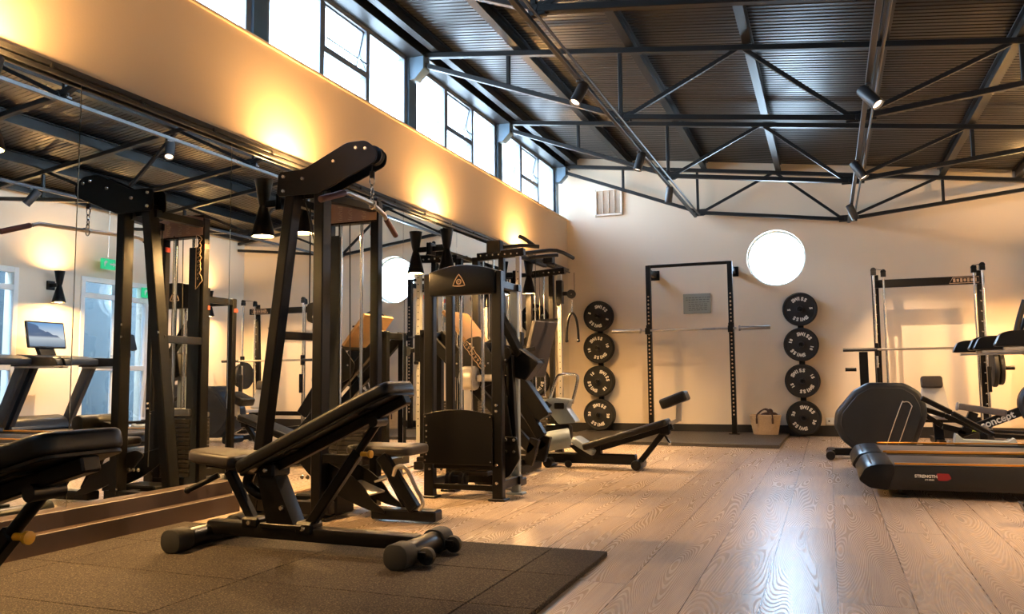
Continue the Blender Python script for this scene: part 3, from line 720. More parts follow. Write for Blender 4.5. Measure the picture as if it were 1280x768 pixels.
for p in ([(-2.92, 4.62, .62), (-2.92, 4.60, 1.86)], [(-2.96, 4.42, 1.3), (-2.99, 4.17, 2.0)], [(-2.47, 4.16, 2.2), (-2.98, 4.16, 2.08)], [(-2.95, 4.30, .25), (-2.95, 4.30, 1.9)], [(-3.02, 4.30, 1.2), (-3.02, 4.30, 1.9)], [(-2.95, 4.52, .2), (-2.95, 4.52, 1.84)], [(-2.98, 4.45, .2), (-2.98, 4.45, 1.84)]): b.tube(p, .004, 6)
b.split('cable', M['rubber'], t)
b = MB()
for y in (4.27, 4.33): b.prism(rrect(-.03, -.06, .03, .06, .025), (-2.985, y, 1.24), (1, 0, 0), (0, 0, 1), .008, .001)
for dz in (-.03, .03): b.lathe([(0, -.012), (.035, -.014), (.03, 0), (.035, .014), (0, .012)], (-2.985, 4.30, 1.24+dz), (0, 1, 0), 20)
b.build('floating_pulley', M['black_gloss'], t)
b = MB()
for z in (1.02, 1.10): pass
b.bar((-3.17, 4.16, 1.10), (-3.09, 4.60, 1.10), .05, .05); b.bar((-2.86, 4.16, 1.94), (-2.73, 4.6, 1.94), .05, .05); b.bar((-3.08, 4.16, 1.94), (-3.09, 4.6, 1.94), .05, .05); b.split('frame_brace', M['black'], t)
b = MB(); b.bar((-3.33, 4.16, .07), (-2.75, 4.16, .07), .07, .07); b.bar((-2.92, 4.16, .07), (-2.92, 4.62, .07), .07, .07); b.box((-2.92, 4.34, .07), (.30, .2, .12), bevel=.01); b.build('base_frame', M['black'], t)
# vertical motif plate on the tower post
b = MB(); pts = [(-3.075, 1.86)]
for k in range(14): pts.append((-3.098-.012*(k % 2)-.004*math.sin(k*2), 1.85-.022*k))
pts += [(-3.125, 1.53), (-3.065, 1.47), (-3.062, 1.86)]
b.tube([(x, 4.576, z) for x, z in pts], .0028, 6, closed=True)
for k in range(10): b.tube([(-3.095+.006*math.sin(k*3), 4.578, 1.83-.03*k), (-3.075, 4.578, 1.82-.03*k), (-3.082, 4.578, 1.81-.03*k)], .002, 5)
b.build('printed_motif', M['ink_brown'], t)
# weight stack front cover panel
b = MB(); b.box((-3.045, 4.585, .9), (.10, .006, 1.75), bevel=.002); b.build('side_cover', M['charcoal'], t)
# knee pads and seat of the pulldown
b = MB(); b.cyl((-2.66, 3.98, .55), (-2.66, 4.34, .55), .055, seg=24, bevel=.012); b.build('knee_roller', M['vinyl'], t)
b = MB(); b.bar((-2.86, 4.16, .50), (-2.62, 4.16, .55), .05, .05); b.bar((-2.86, 4.16, .36), (-2.60, 4.16, .36), .06, .05); b.split('seat_arm', M['black'], t)
b = pad(rrect(-.22, -.15, .22, .15, .06), (-2.49, 4.36, .405), (1, 0, 0), (0, 1, 0), .055); b.build('seat', M['vinyl_brown'], t)
# low row: curved plate, foot plates, loop handle, ground bar
b = MB()
arc = [(-3.02, .34), (-2.93, .25), (-2.80, .17), (-2.66, .11), (-2.52, .065), (-2.42, .05), (-2.42, .07), (-2.50, .12), (-2.56, .2), (-2.64, .26), (-2.80, .33), (-2.95, .37)]
for y in (4.20, 4.42): b.prism(rpoly(arc, .03), (0, y, 0), (1, 0, 0), (0, 0, 1), .012, .002)
b.split('curved_side_plate', M['black'], t)
b = MB(); b.prism(rrect(-.09, -.10, .09, .10, .01), (-2.62, 4.31, .175), (.94, 0, -.34), (0, 1, 0), .01, .002)
b.prism(rrect(-.06, -.10, .06, .10, .01), (-2.44, 4.31, .245), (.9, 0, .3), (0, 1, 0), .012, .002)
fp = b.build('foot_plate', M['silver'], t)
b = MB()
for k in range(3):
    x = -2.475+.035*k; b.prism([(0, -.02), (.03, .0), (0, .02)], (x, 4.25, .243+.012*k), (.9, 0, .3), (0, 1, 0), .026, .001); b.prism([(0, -.02), (.03, .0), (0, .02)], (x, 4.34, .243+.012*k), (.9, 0, .3), (0, 1, 0), .026, .001)
b.build('tread_pattern', M['steel'], fp)
b = MB(); b.bar((-2.52, 4.26, .045), (-2.10, 4.26, .045), .10, .06, bevel=.008); b.build('ground_bar', M['black'], t)
b = MB(); b.bar((-2.45, 4.22, .38), (-2.23, 4.22, .08), .05, .07, bevel=.006); b.bar((-2.52, 4.34, .36), (-2.34, 4.34, .07), .05, .05, bevel=.006); b.split('inclined_strut', M['black'], t)
b = MB(); b.tube([(-2.36, 4.20, .27), (-2.33, 4.18, .32), (-2.27, 4.18, .315), (-2.20, 4.18, .20), (-2.16, 4.18, .13), (-2.19, 4.19, .085)], .012, 10, 5); b.build('loop_handle', M['steel'], t)
b = MB(); b.bolts([(-2.86, 4.124, z) for z in (.12, 1.2, 1.12)]+[(-3.18, 4.124, 1.14), (-3.175, 4.124, 1.06), (-2.98, 4.19, .24), (-2.94, 4.19, .24), (-2.90, 4.19, .24)], (0, -1, 0), .013); b.split('bolt', M['bolt'], t)
# lat bar hanging from the chain
lb = root('pulldown_bar', (-2.50, 4.16, 1.86), 'bent silver pulldown bar with dark red grips, hanging from a chain', 'cable attachment')
b = MB(); b.tube([(-2.44, 3.78, 1.845), (-2.445, 3.82, 1.86), (-2.49, 4.16, 1.865), (-2.60, 4.50, 1.865), (-2.612, 4.535, 1.85)], .0135, 12); b.box((-2.49, 4.16, 1.868), (.03, .07, .03), bevel=.006); b.torus((-2.49, 4.16, 1.89), (1, 0, 0), .012, .004, 14, 6); b.build('bar', M['steel'], lb)
for p, q in (((-2.43, 3.77, 1.842), (-2.44, 3.56, 1.765)), ((-2.613, 4.54, 1.848), (-2.63, 4.70, 1.765))):
    b = MB(); b.cyl(p, q, .018, seg=14, bevel=.004); b.build('grip', M['grip'], lb)

# ------------------------------------------------------------------ arched selector weight machine
t = root('arched_weight_machine', (-2.36, 5.35, 0), 'black weight stack machine with arched hood and triangle emblem', 'gym machine')
for x in (-2.615, -2.10):
    b = MB(); b.bar((x, 5.17, .0), (x, 5.17, 1.56), .06, .075, up=(1, 0, 0), bevel=.006); b.box((x, 5.17, .008), (.12, .1, .016), bevel=.003); o = b.build('front_post', M['black'], t)
    b = MB(); b.bar((x, 5.50, .0), (x, 5.50, 1.50), .05, .06, up=(1, 0, 0), bevel=.006); b.box((x, 5.50, .008), (.12, .1, .016), bevel=.003); o = b.build('rear_post', M['bluegrey'] if x > -2.3 else M['black'], t)
b = MB(); b.box((-2.655, 5.5, 1.40), (.002, .045, .03), bevel=0); b.box((-2.656, 5.17, 1.40), (.002, .045, .03), bevel=0); b.split('orange_label', M['orange'], t)
b = MB(); n = 12; top = [(-2.60+.50*k/n, 1.565+.045*math.sin(PI*k/n)) for k in range(n+1)]
b.prism([(-2.60, 1.40), (-2.10, 1.40)]+top[::-1], (0, 5.15, 0), (1, 0, 0), (0, 0, 1), .07, .01, 2); hd = b.build('hood', M['black'], t)
b = MB(); c = V((-2.365, 5.112, 1.49)); R_ = .052
tri = []
for k in range(3):
    a0 = PI/2+2*PI*k/3; a1 = PI/2+2*PI*(k+1)/3
    p = V((R_*math.cos(a0), 0, R_*math.sin(a0))); q = V((R_*math.cos(a1), 0, R_*math.sin(a1))); m_ = (p+q)/2*1.35
    for s_ in range(5): w = s_/5; tri.append(c+p*(1-w)**2+m_*2*w*(1-w)+q*w*w)
b.tube(tri, .0035, 6, closed=True); b.torus(c, (0, 1, 0), .016, .0045, 20, 6); b.ball(c, .006); b.build('emblem', M['ink_brown'], hd)
b = MB(); n = 12; top = [(-2.645+.52*k/n, .575+.035*math.sin(PI*k/n)) for k in range(n+1)]
b.prism([(-2.645, .235), (-2.125, .235)]+top[::-1], (0, 5.125, 0), (1, 0, 0), (0, 0, 1), .01, .002); sh = b.build('front_shroud', M['black_gloss'], t)
b = MB(); b.bolts([(x, 5.119, z) for x in (-2.63, -2.14) for z in (.26, .56)]+[(-2.62, 5.119, .3+.04*k) for k in range(6)], (0, -1, 0), .007, .004); b.split('bolt', M['bolt'], sh)
for x in (-2.45, -2.28):
    b = MB(); b.cyl((x, 5.33, .14), (x, 5.33, 1.46), .012, seg=14); b.build('guide_rod', M['chrome'], t)
b = MB()
for k in range(12): b.box((-2.365, 5.33, .16+.031*k), (.28, .12, .027), bevel=.003)
b.build('weight_stack', M['plate_stack'], t)
b = MB(); b.box((-2.365, 5.33, .545), (.28, .12, .04), bevel=.008); b.tube([(-2.365, 5.33, .56), (-2.365, 5.33, 1.47)], .004, 6); b.build('selector_rod', M['steel'], t)
b = MB()
for z in (.21, .07): b.bar((-2.615, 5.17, z+.01), (-2.10, 5.17, z+.01), .04, .035)
for x in (-2.615, -2.10): b.bar((x, 5.17, .10), (x, 5.5, .10), .05, .06); b.bar((x, 5.17, 1.47), (x, 5.5, 1.47), .05, .05)
b.bar((-2.615, 5.5, .10), (-2.06, 5.5, .10), .05, .06); b.bar((-2.615, 5.5, 1.47), (-2.06, 5.5, 1.47), .05, .05); b.split('crossbar', M['black'], t)
b = MB(); b.lathe([(0, -.02), (.05, -.02), (.042, 0), (.05, .02), (0, .02)], (-2.50, 5.25, .12), (1, 0, 0), 24); b.lathe([(0, -.02), (.05, -.02), (.042, 0), (.05, .02), (0, .02)], (-2.40, 5.25, .12), (1, 0, 0), 24); b.box((-2.45, 5.25, .12), (.16, .05, .05)); b.build('pulley', M['rubber'], t)
b = MB(); b.bolts([(-2.60, 5.131, .2), (-2.52, 5.15, .2), (-2.10, 5.131, .24), (-2.10, 5.131, .12), (-2.10, 5.131, .60), (-2.10, 5.131, .64)], (0, -1, 0), .012); b.split('bolt', M['bolt'], t)
# crank side: levers and roller on the far side of the stack
b = MB(); b.prism(rpoly([(-2.090, .16), (-2.020, .22), (-2.050, .42), (-2.120, .9), (-2.050, .98), (-2.070, 1.04), (-2.160, 1.0), (-2.170, .5), (-2.160, .16)], .02), (0, 5.3, 0), (1, 0, 0), (0, 0, 1), .02, .003)
b.prism(rpoly([(-2.160, .10), (-2.050, .16), (-1.980, .27), (-2.000, .42), (-2.090, .42), (-2.160, .3)], .02), (0, 5.26, 0), (1, 0, 0), (0, 0, 1), .02, .003); b.build('cam_plate', M['black'], t)
b = MB(); b.bolts([(-2.080, 5.25, .40), (-2.020, 5.25, .40), (-2.080, 5.25, .32), (-2.020, 5.25, .32), (-2.100, 5.289, .95)], (0, -1, 0), .013); b.split('bolt', M['bolt'], t)
b = MB(); b.bar((-2.050, 5.34, .35), (-2.080, 5.34, .98), .05, .05); b.bar((-2.220, 5.45, 1.32), (-2.020, 5.40, .98), .07, .05); b.prism(rpoly([(-2.180, .86), (-1.980, .80), (-1.880, .93), (-2.020, 1.03), (-2.150, 1.06)], .02), (0, 5.44, 0), (1, 0, 0), (0, 0, 1), .12, .01); b.build('lever_arm', M['black'], t)
b = MB(); b.bar((-2.5, 5.72, .06), (-2.12, 5.72, .06), .12, .06, bevel=.01); b.bar((-2.3, 5.5, .10), (-2.3, 5.72, .06), .06, .05); b.build('stabiliser_foot', M['black'], t)

# ------------------------------------------------------------------ sloping leg press
t = root('leg_press_machine', (-2.9, 6.9, 0), 'black sloping leg press with tan foot board, beyond the arched machine', 'gym machine')
b = MB()
for y in (6.58, 6.98): b.bar((-3.45, y, .08), (-2.45, y, .08), .07, .09, bevel=.006)
for x in (-3.42, -2.48): b.bar((x, 6.52, .05), (x, 7.03, .05), .09, .07, bevel=.006)
b.build('base_frame', M['black'], t)
for y in (6.64, 6.96):
    b = MB(); b.bar((-2.38, y, .20), (-3.42, y, 1.24), .06, .09, bevel=.006); b.build('inclined_rail', M['black'], t)
b = MB()
for y in (6.64, 6.96): b.bar((-3.42, y, .08), (-3.42, y, 1.26), .06, .06); b.bar((-2.42, y, .08), (-2.36, y, .3), .06, .08)
b.bar((-3.42, 6.64, 1.22), (-3.42, 6.96, 1.22), .06, .06); b.split('rear_support', M['black'], t)
for y in (6.58, 7.02):
    b = MB(); b.prism(rpoly([(-3.14, .95), (-2.96, 1.17), (-2.84, 1.19), (-2.70, .98), (-2.66, .80), (-2.80, .74), (-2.98, .78), (-3.10, .84)], .03), (0, y, 0), (1, 0, 0), (0, 0, 1), .014, .002); o = b.build('sled_side_plate', M['black_gloss'], t)
    if y < 7:
        b = MB()
        # outlined name plate running down the slope
        d = V((.62, 0, -.78)).normalized(); nn = V((.78, 0, .62)); c0 = V((-2.98, y-.009, 1.13))
        out = []
        for k in range(9): out.append(c0+d*(.035*k)+nn*(.022+.006*(k % 2)))
        for k in range(8, -1, -1): out.append(c0+d*(.035*k)-nn*(.022+.006*(k % 2)))
        b.tube(out, .003, 6, closed=True)
        for k in range(8): b.tube([c0+d*(.035*k+.012)+nn*.012, c0+d*(.035*k+.02)-nn*.014, c0+d*(.035*k+.028)+nn*.01], .0026, 5)
        b.build('printed_name', M['ink_brown'], o)
        b = MB(); b.bolts([(-2.93, y-.007, 1.12), (-2.90, y-.007, 1.09), (-3.06, y-.007, .95), (-2.76, y-.007, .95), (-2.84, y-.007, .82), (-2.72, y-.007, .84)], (0, -1, 0), .011); b.split('bolt', M['bolt'], o)
b = MB(); b.bar((-2.92, 6.6, 1.12), (-2.92, 7.02, 1.12), .05, .05); b.bar((-2.78, 6.6, .84), (-2.78, 7.02, .84), .05, .05); b.split('sled_crossbar', M['black'], t)
b = MB(); u = V((-.63, 0, .78)).normalized(); b.prism(rrect(-.19, -.27, .19, .27, .015), V((-3.10, 6.87, 1.28)), u, (0, 1, 0), .03, .004); b.build('foot_board', M['tan'], t)
for s_, y in ((-1, 6.50), (1, 7.1)):
    b = MB(); b.cyl((-2.93, y-s_*.12, .86), (-2.93, y+s_*.06, .86), .024, seg=16); b.build('weight_horn', M['steel'], t)
b = MB(); b.cyl((-2.97, 6.50, .82), (-2.84, 6.50, .82), .105, seg=32, bevel=.02); b.cyl((-2.84, 6.50, .82), (-2.70, 6.55, .82), .03, seg=14); b.build('shoulder_roller', M['silver'], t)
# upright back board
b = MB(); b.prism(rrect(-.28, -.17, .28, .17, .015), V((-2.66, 7.62, 1.10)), V((.25, 0, .97)), (.35, .94, 0), .05, .006); b.build('back_board', M['purple'], t)
b = MB(); b.bar((-2.66, 7.2, .95), (-2.62, 7.6, .98), .05, .05); b.bar((-2.95, 7.1, 1.02), (-2.66, 7.5, 1.10), .04, .04); b.box((-2.56, 7.62, 1.385), (.2, .05, .02)); b.split('back_board_arm', M['black'], t)
b = MB(); b.prism(rpoly([(-2.75, .70), (-2.60, .86), (-2.50, .78), (-2.30, .50), (-2.40, .44), (-2.62, .60)], .02), (0, 6.9, 0), (1, 0, 0), (0, 0, 1), .12, .01); b.bar((-2.72, 6.88, .84), (-2.38, 6.88, .30), .09, .09, bevel=.008); b.build('drive_arm', M['black'], t)

# ------------------------------------------------------------------ low cable row trainer beyond it
t = root('seated_row_machine', (-2.35, 7.75, 0), 'small grey machine with chrome loop handle and padded cylinder', 'gym machine')
b = MB(); b.cyl((-2.42, 7.5, .19), (-2.14, 7.6, .24), .095, seg=32, bevel=.015); b.build('padded_cylinder', M['bluegrey'], t)
b = MB(); b.cyl((-2.425, 7.498, .19), (-2.47, 7.485, .185), .10, seg=28, bevel=.01); b.torus((-2.475, 7.484, .185), (1, .3, .05), .06, .012, 24, 8); b.build('end_disc', M['black_gloss'], t)
b = MB(); b.prism(rpoly([(-2.60, .58), (-2.32, .62), (-2.16, .60), (-2.20, .52), (-2.10, .38), (-2.28, .36), (-2.40, .50), (-2.60, .50)], .02), (0, 7.75, 0), (1, 0, 0), (0, 0, 1), .16, .012, 2); b.build('body', M['bluegrey'], t)
b = MB(); b.prism(rrect(-.05, -.03, .05, .03, .01), (-2.27, 7.665, .54), (1, 0, 0), (0, 0, 1), .01, .002); b.prism(rpoly([(-.09, -.05), (.02, .06), (.08, .02), (-.02, -.09)], .01), (-2.42, 7.66, .53), (1, 0, 0), (0, 0, 1), .03, .004); b.build('console', M['black_gloss'], t)
b = MB(); b.tube([(-2.42, 7.8, .56), (-2.34, 7.8, .80), (-2.28, 7.8, .845), (-2.14, 7.8, .84), (-2.12, 7.8, .78), (-2.18, 7.8, .56)], .016, 12, 4); b.build('loop_handle', M['chrome'], t)
b = MB(); b.bar((-2.55, 7.75, .05), (-2.05, 7.75, .05), .10, .07, bevel=.01); b.bar((-2.3, 7.75, .06), (-2.3, 7.75, .4), .08, .06); b.box((-2.3, 7.75, .28), (.26, .12, .16), bevel=.03, seg=2); b.build('base', M['black'], t)

t.location.x -= .20
# ------------------------------------------------------------------ cable cross machine by the mirror
t = root('cable_cross_machine', (-3.3, 8.85, 0), 'tall cable machine with two silver columns and pull-up bars, by the far mirrors', 'gym machine')
for i, y in enumerate((8.06, 9.74)):
    xc = (-3.03, -3.11)[i]; b = MB(); b.bar((-3.52, y, 0), (-3.52, y, 2.12), .07, .07, up=(1, 0, 0)); b.bar((-3.22, y, 0), (-3.22, y, 2.12), .06, .06, up=(1, 0, 0)); b.build('tower_post', M['black'], t)
    b = MB(); b.bar((-3.50, y, 2.12), (xc+.07, y, 2.15), .07, .085, bevel=.006); tb = b.build('top_beam', M['black'], t)
    b = MB(); b.bolts([(-3.45+.07*k, y-.035, 2.133) for k in range(7)], (0, -1, 0), .012); b.split('bolt', M['bolt'], tb)
    b = MB(); b.bar((xc, y, .02), (xc, y, 2.12), .055, .05, up=(1, 0, 0), bevel=.004); cl = b.build('column', M['silver'], t)
    b = MB()
    for k in range(22): b.cyl((xc, y-.0285, .3+.078*k), (xc, y-.0265, .3+.078*k), .007, seg=10)
    b.build('adjustment_holes', M['black'], cl)
    for x in (-3.44, -3.32):
        b = MB(); b.cyl((x, y, .12), (x, y, 2.1), .010, seg=12); b.build('guide_rod', M['chrome'], t)
    b = MB()
    for k in range(15): b.box((-3.38, y, .14+.03*k), (.22, .10, .026), bevel=.002)
    b.build('weight_stack', M['plate_stack'], t)
    z = 1.88 if i else 1.15
    b = MB(); b.box((xc, y, z), (.085, .08, .30), bevel=.008); b.box((xc+.06, y, z-.02), (.09, .04, .05), bevel=.006); b.cyl((xc, y-.05, z-.16), (xc, y-.09, z-.16), .02, seg=14); b.build('carriage', M['black_gloss'], t)
    b = MB(); b.lathe([(.01, -.018), (.055, -.018), (.045, 0), (.055, .018), (.01, .018)], (xc+.15, y, z-.03), (0, 1, 0), 24); b.build('swivel_pulley', M['charcoal'], t)
    b = MB(); b.tube([(xc+.19, y, 2.12), (xc+.19, y, z), (xc+.17, y, z-.08)], .004, 6); b.tube([(-3.38, y, .55), (-3.38, y, 2.1)], .004, 6); b.split('cable', M['rubber'], t)
    b = MB(); b.bar((-3.56, y, .04), (xc+.13, y, .04), .09, .07, bevel=.008); b.build('base_foot', M['black'], t)
b = MB(); b.bar((-3.3, 8.06, 2.225), (-3.3, 9.74, 2.225), .05, .04); b.box((-3.3, 8.06, 2.22), (.16, .10, .14), bevel=.008); b.box((-3.15, 9.45, 2.26), (.12, .12, .10), bevel=.008); b.split('top_crossbar', M['black'], t)
for p in ([(-3.3, 8.25, 2.24), (-3.12, 8.35, 2.27), (-2.93, 8.45, 2.26)], [(-3.10, 8.28, 2.36), (-3.06, 8.34, 2.34), (-2.99, 8.50, 2.27)], [(-3.3, 8.75, 2.24), (-3.1, 8.8, 2.26), (-2.86, 8.86, 2.27), (-2.74, 9.12, 2.21)], [(-3.3, 9.1, 2.24), (-3.1, 9.15, 2.26), (-2.95, 9.2, 2.27)]):
    b = MB(); b.tube(p, .022, 12, 3); b.build('pull_up_bar', M['charcoal'], t)
# rope handle on the far column
rx, ry = -2.94, 9.70
rp = root('rope_handle', (rx, ry, 1.24), 'black forked rope handle hanging from the far cable column', 'cable attachment')
b = MB(); zc = 1.765
for k in range(6):
    pts = []
    for j in range(12):
        tt = 2*PI*j/12; x = .009*math.cos(tt); z = .017*math.sin(tt); pts.append(V((rx, ry, zc))+(V((0, x, z)) if k % 2 else V((x, 0, z))))
    b.tube(pts, .004, 6, closed=True); zc -= .026
b.build('chain', M['chrome'], rp)
b = MB(); b.tube([(rx-.075, ry-.01, 1.27), (rx-.07, ry, 1.42), (rx-.045, ry, 1.55), (rx, ry, 1.61), (rx+.045, ry, 1.55), (rx+.07, ry, 1.42), (rx+.075, ry+.01, 1.27)], .015, 10, 5); b.build('rope', M['black'], rp)
for x in (rx-.075, rx+.075): b = MB(); b.ball((x, ry, 1.262), .022, (1, 1, .8)); b.build('rope_end', M['black_gloss'], rp)
# ------------------------------------------------------------------ decline bench with leg roller
t = root('decline_bench', (-2.1, 7.2, 0), 'low decline bench with a raised leg roller, standing before the squat rack platform', 'weight bench')
b = MB(); b.bar((-2.50, 7.27, .085), (-1.62, 7.24, .085), .08, .09, bevel=.008); b.build('base_rail', M['black'], t)
for x, w in ((-2.42, .12), (-1.60, .13)):
    b = MB(); b.cyl((x, 7.25-w, .045), (x, 7.25+w, .045), .045, seg=20, bevel=.006); b.build('foot', M['black_gloss'], t)
b = MB(); b.lathe([(0, -.014), (.03, -.014), (.034, 0), (.03, .014), (0, .014)], (-2.24, 7.20, .034), (0, 1, 0), 20); b.build('wheel', M['rubber'], t)
u = V((math.cos(.30), 0, math.sin(.30))); n = V((-math.sin(.30), 0, math.cos(.30))); p0 = V((-1.98, 7.25, .17))
b = pad(rpoly([(-.10, -.14), (-.10, .14), (.70, .14), (.70, -.14)], .05), p0+n*.05, u, (0, 1, 0), .06); b.build('backrest', M['vinyl'], t)
b = MB(); b.bar(p0, p0+u*.72, .06, .05, up=n); b.bar((-1.98, 7.25, .08), (-1.98, 7.25, .2), .08, .08); b.build('backrest_frame', M['black'], t)
b = pad(rpoly([(-.12, -.13), (-.12, .13), (.12, .11), (.12, -.11)], .05), (-2.09, 7.25, .20), (.85, 0, -.52), (0, 1, 0), .06, 'silver'); b.build('seat', M['bluegrey'], t)
b = MB(); b.prism(rpoly([(-2.24, .2), (-2.12, .10), (-1.98, .04), (-1.86, .06), (-1.98, .14), (-2.10, .22)], .02), (0, 7.25, 0), (1, 0, 0), (0, 0, 1), .07, .008); b.build('seat_bracket', M['black'], t)
b = MB(); b.bar((-1.60, 7.25, .05), (-1.37, 7.25, .33), .05, .05, bevel=.006); b.box((-1.36, 7.25, .36), (.09, .09, .10), bevel=.01); b.build('brace', M['black'], t)
b = MB(); b.cyl((-1.35, 7.20, .30), (-1.30, 7.12, .25), .01, seg=10); b.ball((-1.30, 7.11, .245), .016); b.build('adjuster_lever', M['chrome'], t)
b = MB(); b.bar((-1.38, 7.25, .38), (-1.24, 7.25, .44), .04, .035); b.bar((-1.24, 7.25, .43), (-1.23, 7.25, .60), .045, .04); b.build('roller_stem', M['silver'], t)
b = pad(rrect(-.12, -.12, .12, .12, .03), (-1.27, 7.25, .615), (.93, 0, .36), (0, 1, 0), .09, 'vinyl', .02); b.build('leg_roller', M['vinyl'], t)

# ------------------------------------------------------------------ plates and wall racks
def ring_text(b, s, r, a0, c, step, size, flip=False):
    """letters set round a circle on a face looking towards -y"""
    n = len(s)
    for i, ch in enumerate(s):
        a = a0-(i-(n-1)/2)*step
        if flip: a = a0+(i-(n-1)/2)*step
        p = V((c[0]+r*math.cos(a), c[1], c[2]+r*math.sin(a)))
        up = V((math.cos(a), 0, math.sin(a)))*(1)
        right = V((math.sin(a), 0, -math.cos(a)))
        b.text(ch, size*(1.0 if ch != 'W' else .95), p, right, up, .0008, .0034)
def make_plate(kg, rot, m_='rubber'):
    r = root('bumper_plate', (0, 0, 0), 'x', 'weight plate', local=True)
    R_ = .225; th = {5: .035, 10: .05, 15: .06, 20: .07}[kg]
    b = MB(); b.lathe([(.026, th/2), (.05, th/2), (.062, th/2-.004), (.085, th/2-.010), (.19, th/2-.010), (.20, th/2), (.218, th/2), (R_, th/2-.008), (R_, -th/2+.008), (.218, -th/2), (.05, -th/2), (.026, -th/2), (.026, th/2)], (0, 0, 0), (0, -1, 0), 56); b.build('disc', M['rubber'], r)
    b = MB(); b.lathe([(.026, th/2+.001), (.026, th/2+.003), (.042, th/2+.003), (.044, th/2)], (0, 0, 0), (0, -1, 0), 32); b.build('hub_ring', M['charcoal'], r)
    b = MB(); y = -th/2+.0092; rr = .138
    for k in range(2): ring_text(b, 'SWISS', rr, rot+PI/2+PI*k, (0, y, 0), .30, .062)
    for k in range(2):
        s_ = str(kg); ring_text(b, s_, rr, rot+PI*k, (0, y, 0), .24, .05)
    b.build('lettering', M['ink'], r)
    return r, th
names = ['uppermost', 'second from the top', 'third from the top', 'lowest']
protos = {}
for side, X, zs, rots in ((0, -3.12, (1.70, 1.235, .75, .266), (-.35, .25, -.85, -.1)), (1, -.325, (1.70, 1.222, .737, .249), (.05, -.35, .45, -.4))):
    sd = ('left', 'right')[side]
    rk = root('plate_rack', (X, YB, .1), 'black wall post with pegs carrying the %s column of weight plates' % sd, 'plate rack', 'plate storage posts on the back wall')
    b = MB(); b.box((X, YB-.03, 1.0), (.075, .05, 1.75), bevel=.004); b.build('post', M['black'], rk)
    for z in zs:
        b = MB(); b.cyl((X, YB-.03, z), (X, YB-.27, z), .0245, seg=18); b.build('peg', M['black'], rk)
    for k, (z, ro_) in enumerate(zip(zs, rots)):
        kg = (5, 10, 15, 20)[k]
        y = YB-.075
        for d in range(2 if side == 0 or k == 3 else 2):
            if (kg) not in protos: p, th = make_plate(kg, 0); protos[kg] = (p, th); first = True
            else: p, th = protos[kg]; p = dup(p, (0, 0, 0)); first = False
            y -= th/2+.002; p.location = (X, y, z); p.rotation_euler = (0, -ro_ if d else -ro_, 0)
            y -= th/2+.002
            p['label'] = 'lettered weight plate, %s of the %s column, %s' % (names[k], sd, 'front one on its peg' if d else 'rear one on its peg')
            p['group'] = 'lettered weight plates on the back wall'

# ------------------------------------------------------------------ squat rack
t = root('squat_rack', (-1.75, 11.3, .04), 'black wall mounted squat rack with perforated uprights and top bar', 'squat rack')
YR = 11.28
for x in (-2.30, -1.19):
    b = MB(); b.box((x, YR, 1.2), (.065, .075, 2.32), bevel=.004); b.box((x, YR, .046), (.14, .14, .012), bevel=.003); u_ = b.build('upright', M['black'], t)
    b = MB()
    for k in range(30): b.cyl((x, YR-.039, .30+.052*k), (x, YR-.0375, .30+.052*k), .0115, seg=10)
    for k in range(4): b.cyl((x, YR-.039, 1.92-.052*k), (x, YR-.0375, 1.92-.052*k), .0115, seg=10)
    b.build('adjustment_holes', M['ink_brown'], u_)
    b = MB(); b.bar((x, YR, 2.27), (x, YB-.005, 2.27), .06, .07, up=(0, 0, 1)); b.box((x, YB-.008, 2.27), (.14, .012, .14), bevel=.003); b.build('wall_arm', M['black'], t)
    b = MB(); b.box((x, YR-.045, 1.46), (.075, .02, .13), bevel=.004); b.box((x, YR-.09, 1.405), (.07, .09, .025), bevel=.004); b.box((x, YR-.135, 1.44), (.07, .015, .08), bevel=.004); b.build('bar_hook', M['black'], t)
b = MB(); b.cyl((-2.30, YR, 2.345), (-1.19, YR, 2.345), .022, seg=16); b.build('top_bar', M['black'], t)
bb = root('barbell', (-1.745, YR-.09, 1.42), 'steel barbell resting on the hooks of the squat rack', 'barbell')
yb = YR-.09; z = 1.4455
b = MB(); b.cyl((-2.38, yb, z), (-1.12, yb, z), .0145, seg=16); bs = b.build('shaft', M['steel'], bb)
for x0, x1 in ((-2.1, -1.93), (-1.56, -1.39)): b = MB(); b.cyl((x0, yb, z), (x1, yb, z), .0155, seg=16); b.build('knurling', M['silver'], bs)
for s in (-1, 1):
    xc = -1.745+s*.655
    b = MB(); b.cyl((xc, yb, z), (xc+s*.405, yb, z), .025, seg=20, bevel=.003); b.cyl((xc-s*.0, yb, z), (xc+s*.025, yb, z), .037, seg=20, bevel=.004); b.build('sleeve', M['steel'], bb)
# plaque, vent and sockets
t = root('wall_plaque', (-1.705, YB, 1.69), 'grey printed notice plaque on the back wall inside the squat rack', 'sign')
b = MB(); b.box((-1.705, YB-.01, 1.84), (.385, .02, .285), bevel=.003); b.build('board', M['plaque'], t)
b = MB(); y = YB-.0215
random.seed(3)
for k, (z, h) in enumerate(((1.925, .034), (1.895, .034), (1.86, .028), (1.832, .028), (1.804, .028), (1.776, .028), (1.748, .028))):
    x = -1.86+(.04 if k > 1 else 0); xe = -1.55-(.02 if k > 1 else 0)
    while x < xe:
        w = random.uniform(.02, .05)
        b.box((x+w/2, y, z), (w, .002, h*.34), bevel=0); x += w+.012
b.build('lines_of_print', M['plaque_ink'], t)
t = root('air_vent', (-2.96, YB, 3.2), 'square cream louvred air vent high on the back wall', 'air vent')
b = MB(); c = (-2.96, YB-.02, 3.41)
for dx, dz, w, h in ((0, .19, .42, .03), (0, -.19, .42, .03), (.195, 0, .03, .4), (-.195, 0, .03, .4)): b.box((c[0]+dx, c[1], c[2]+dz), (w, .04, h), bevel=.004)
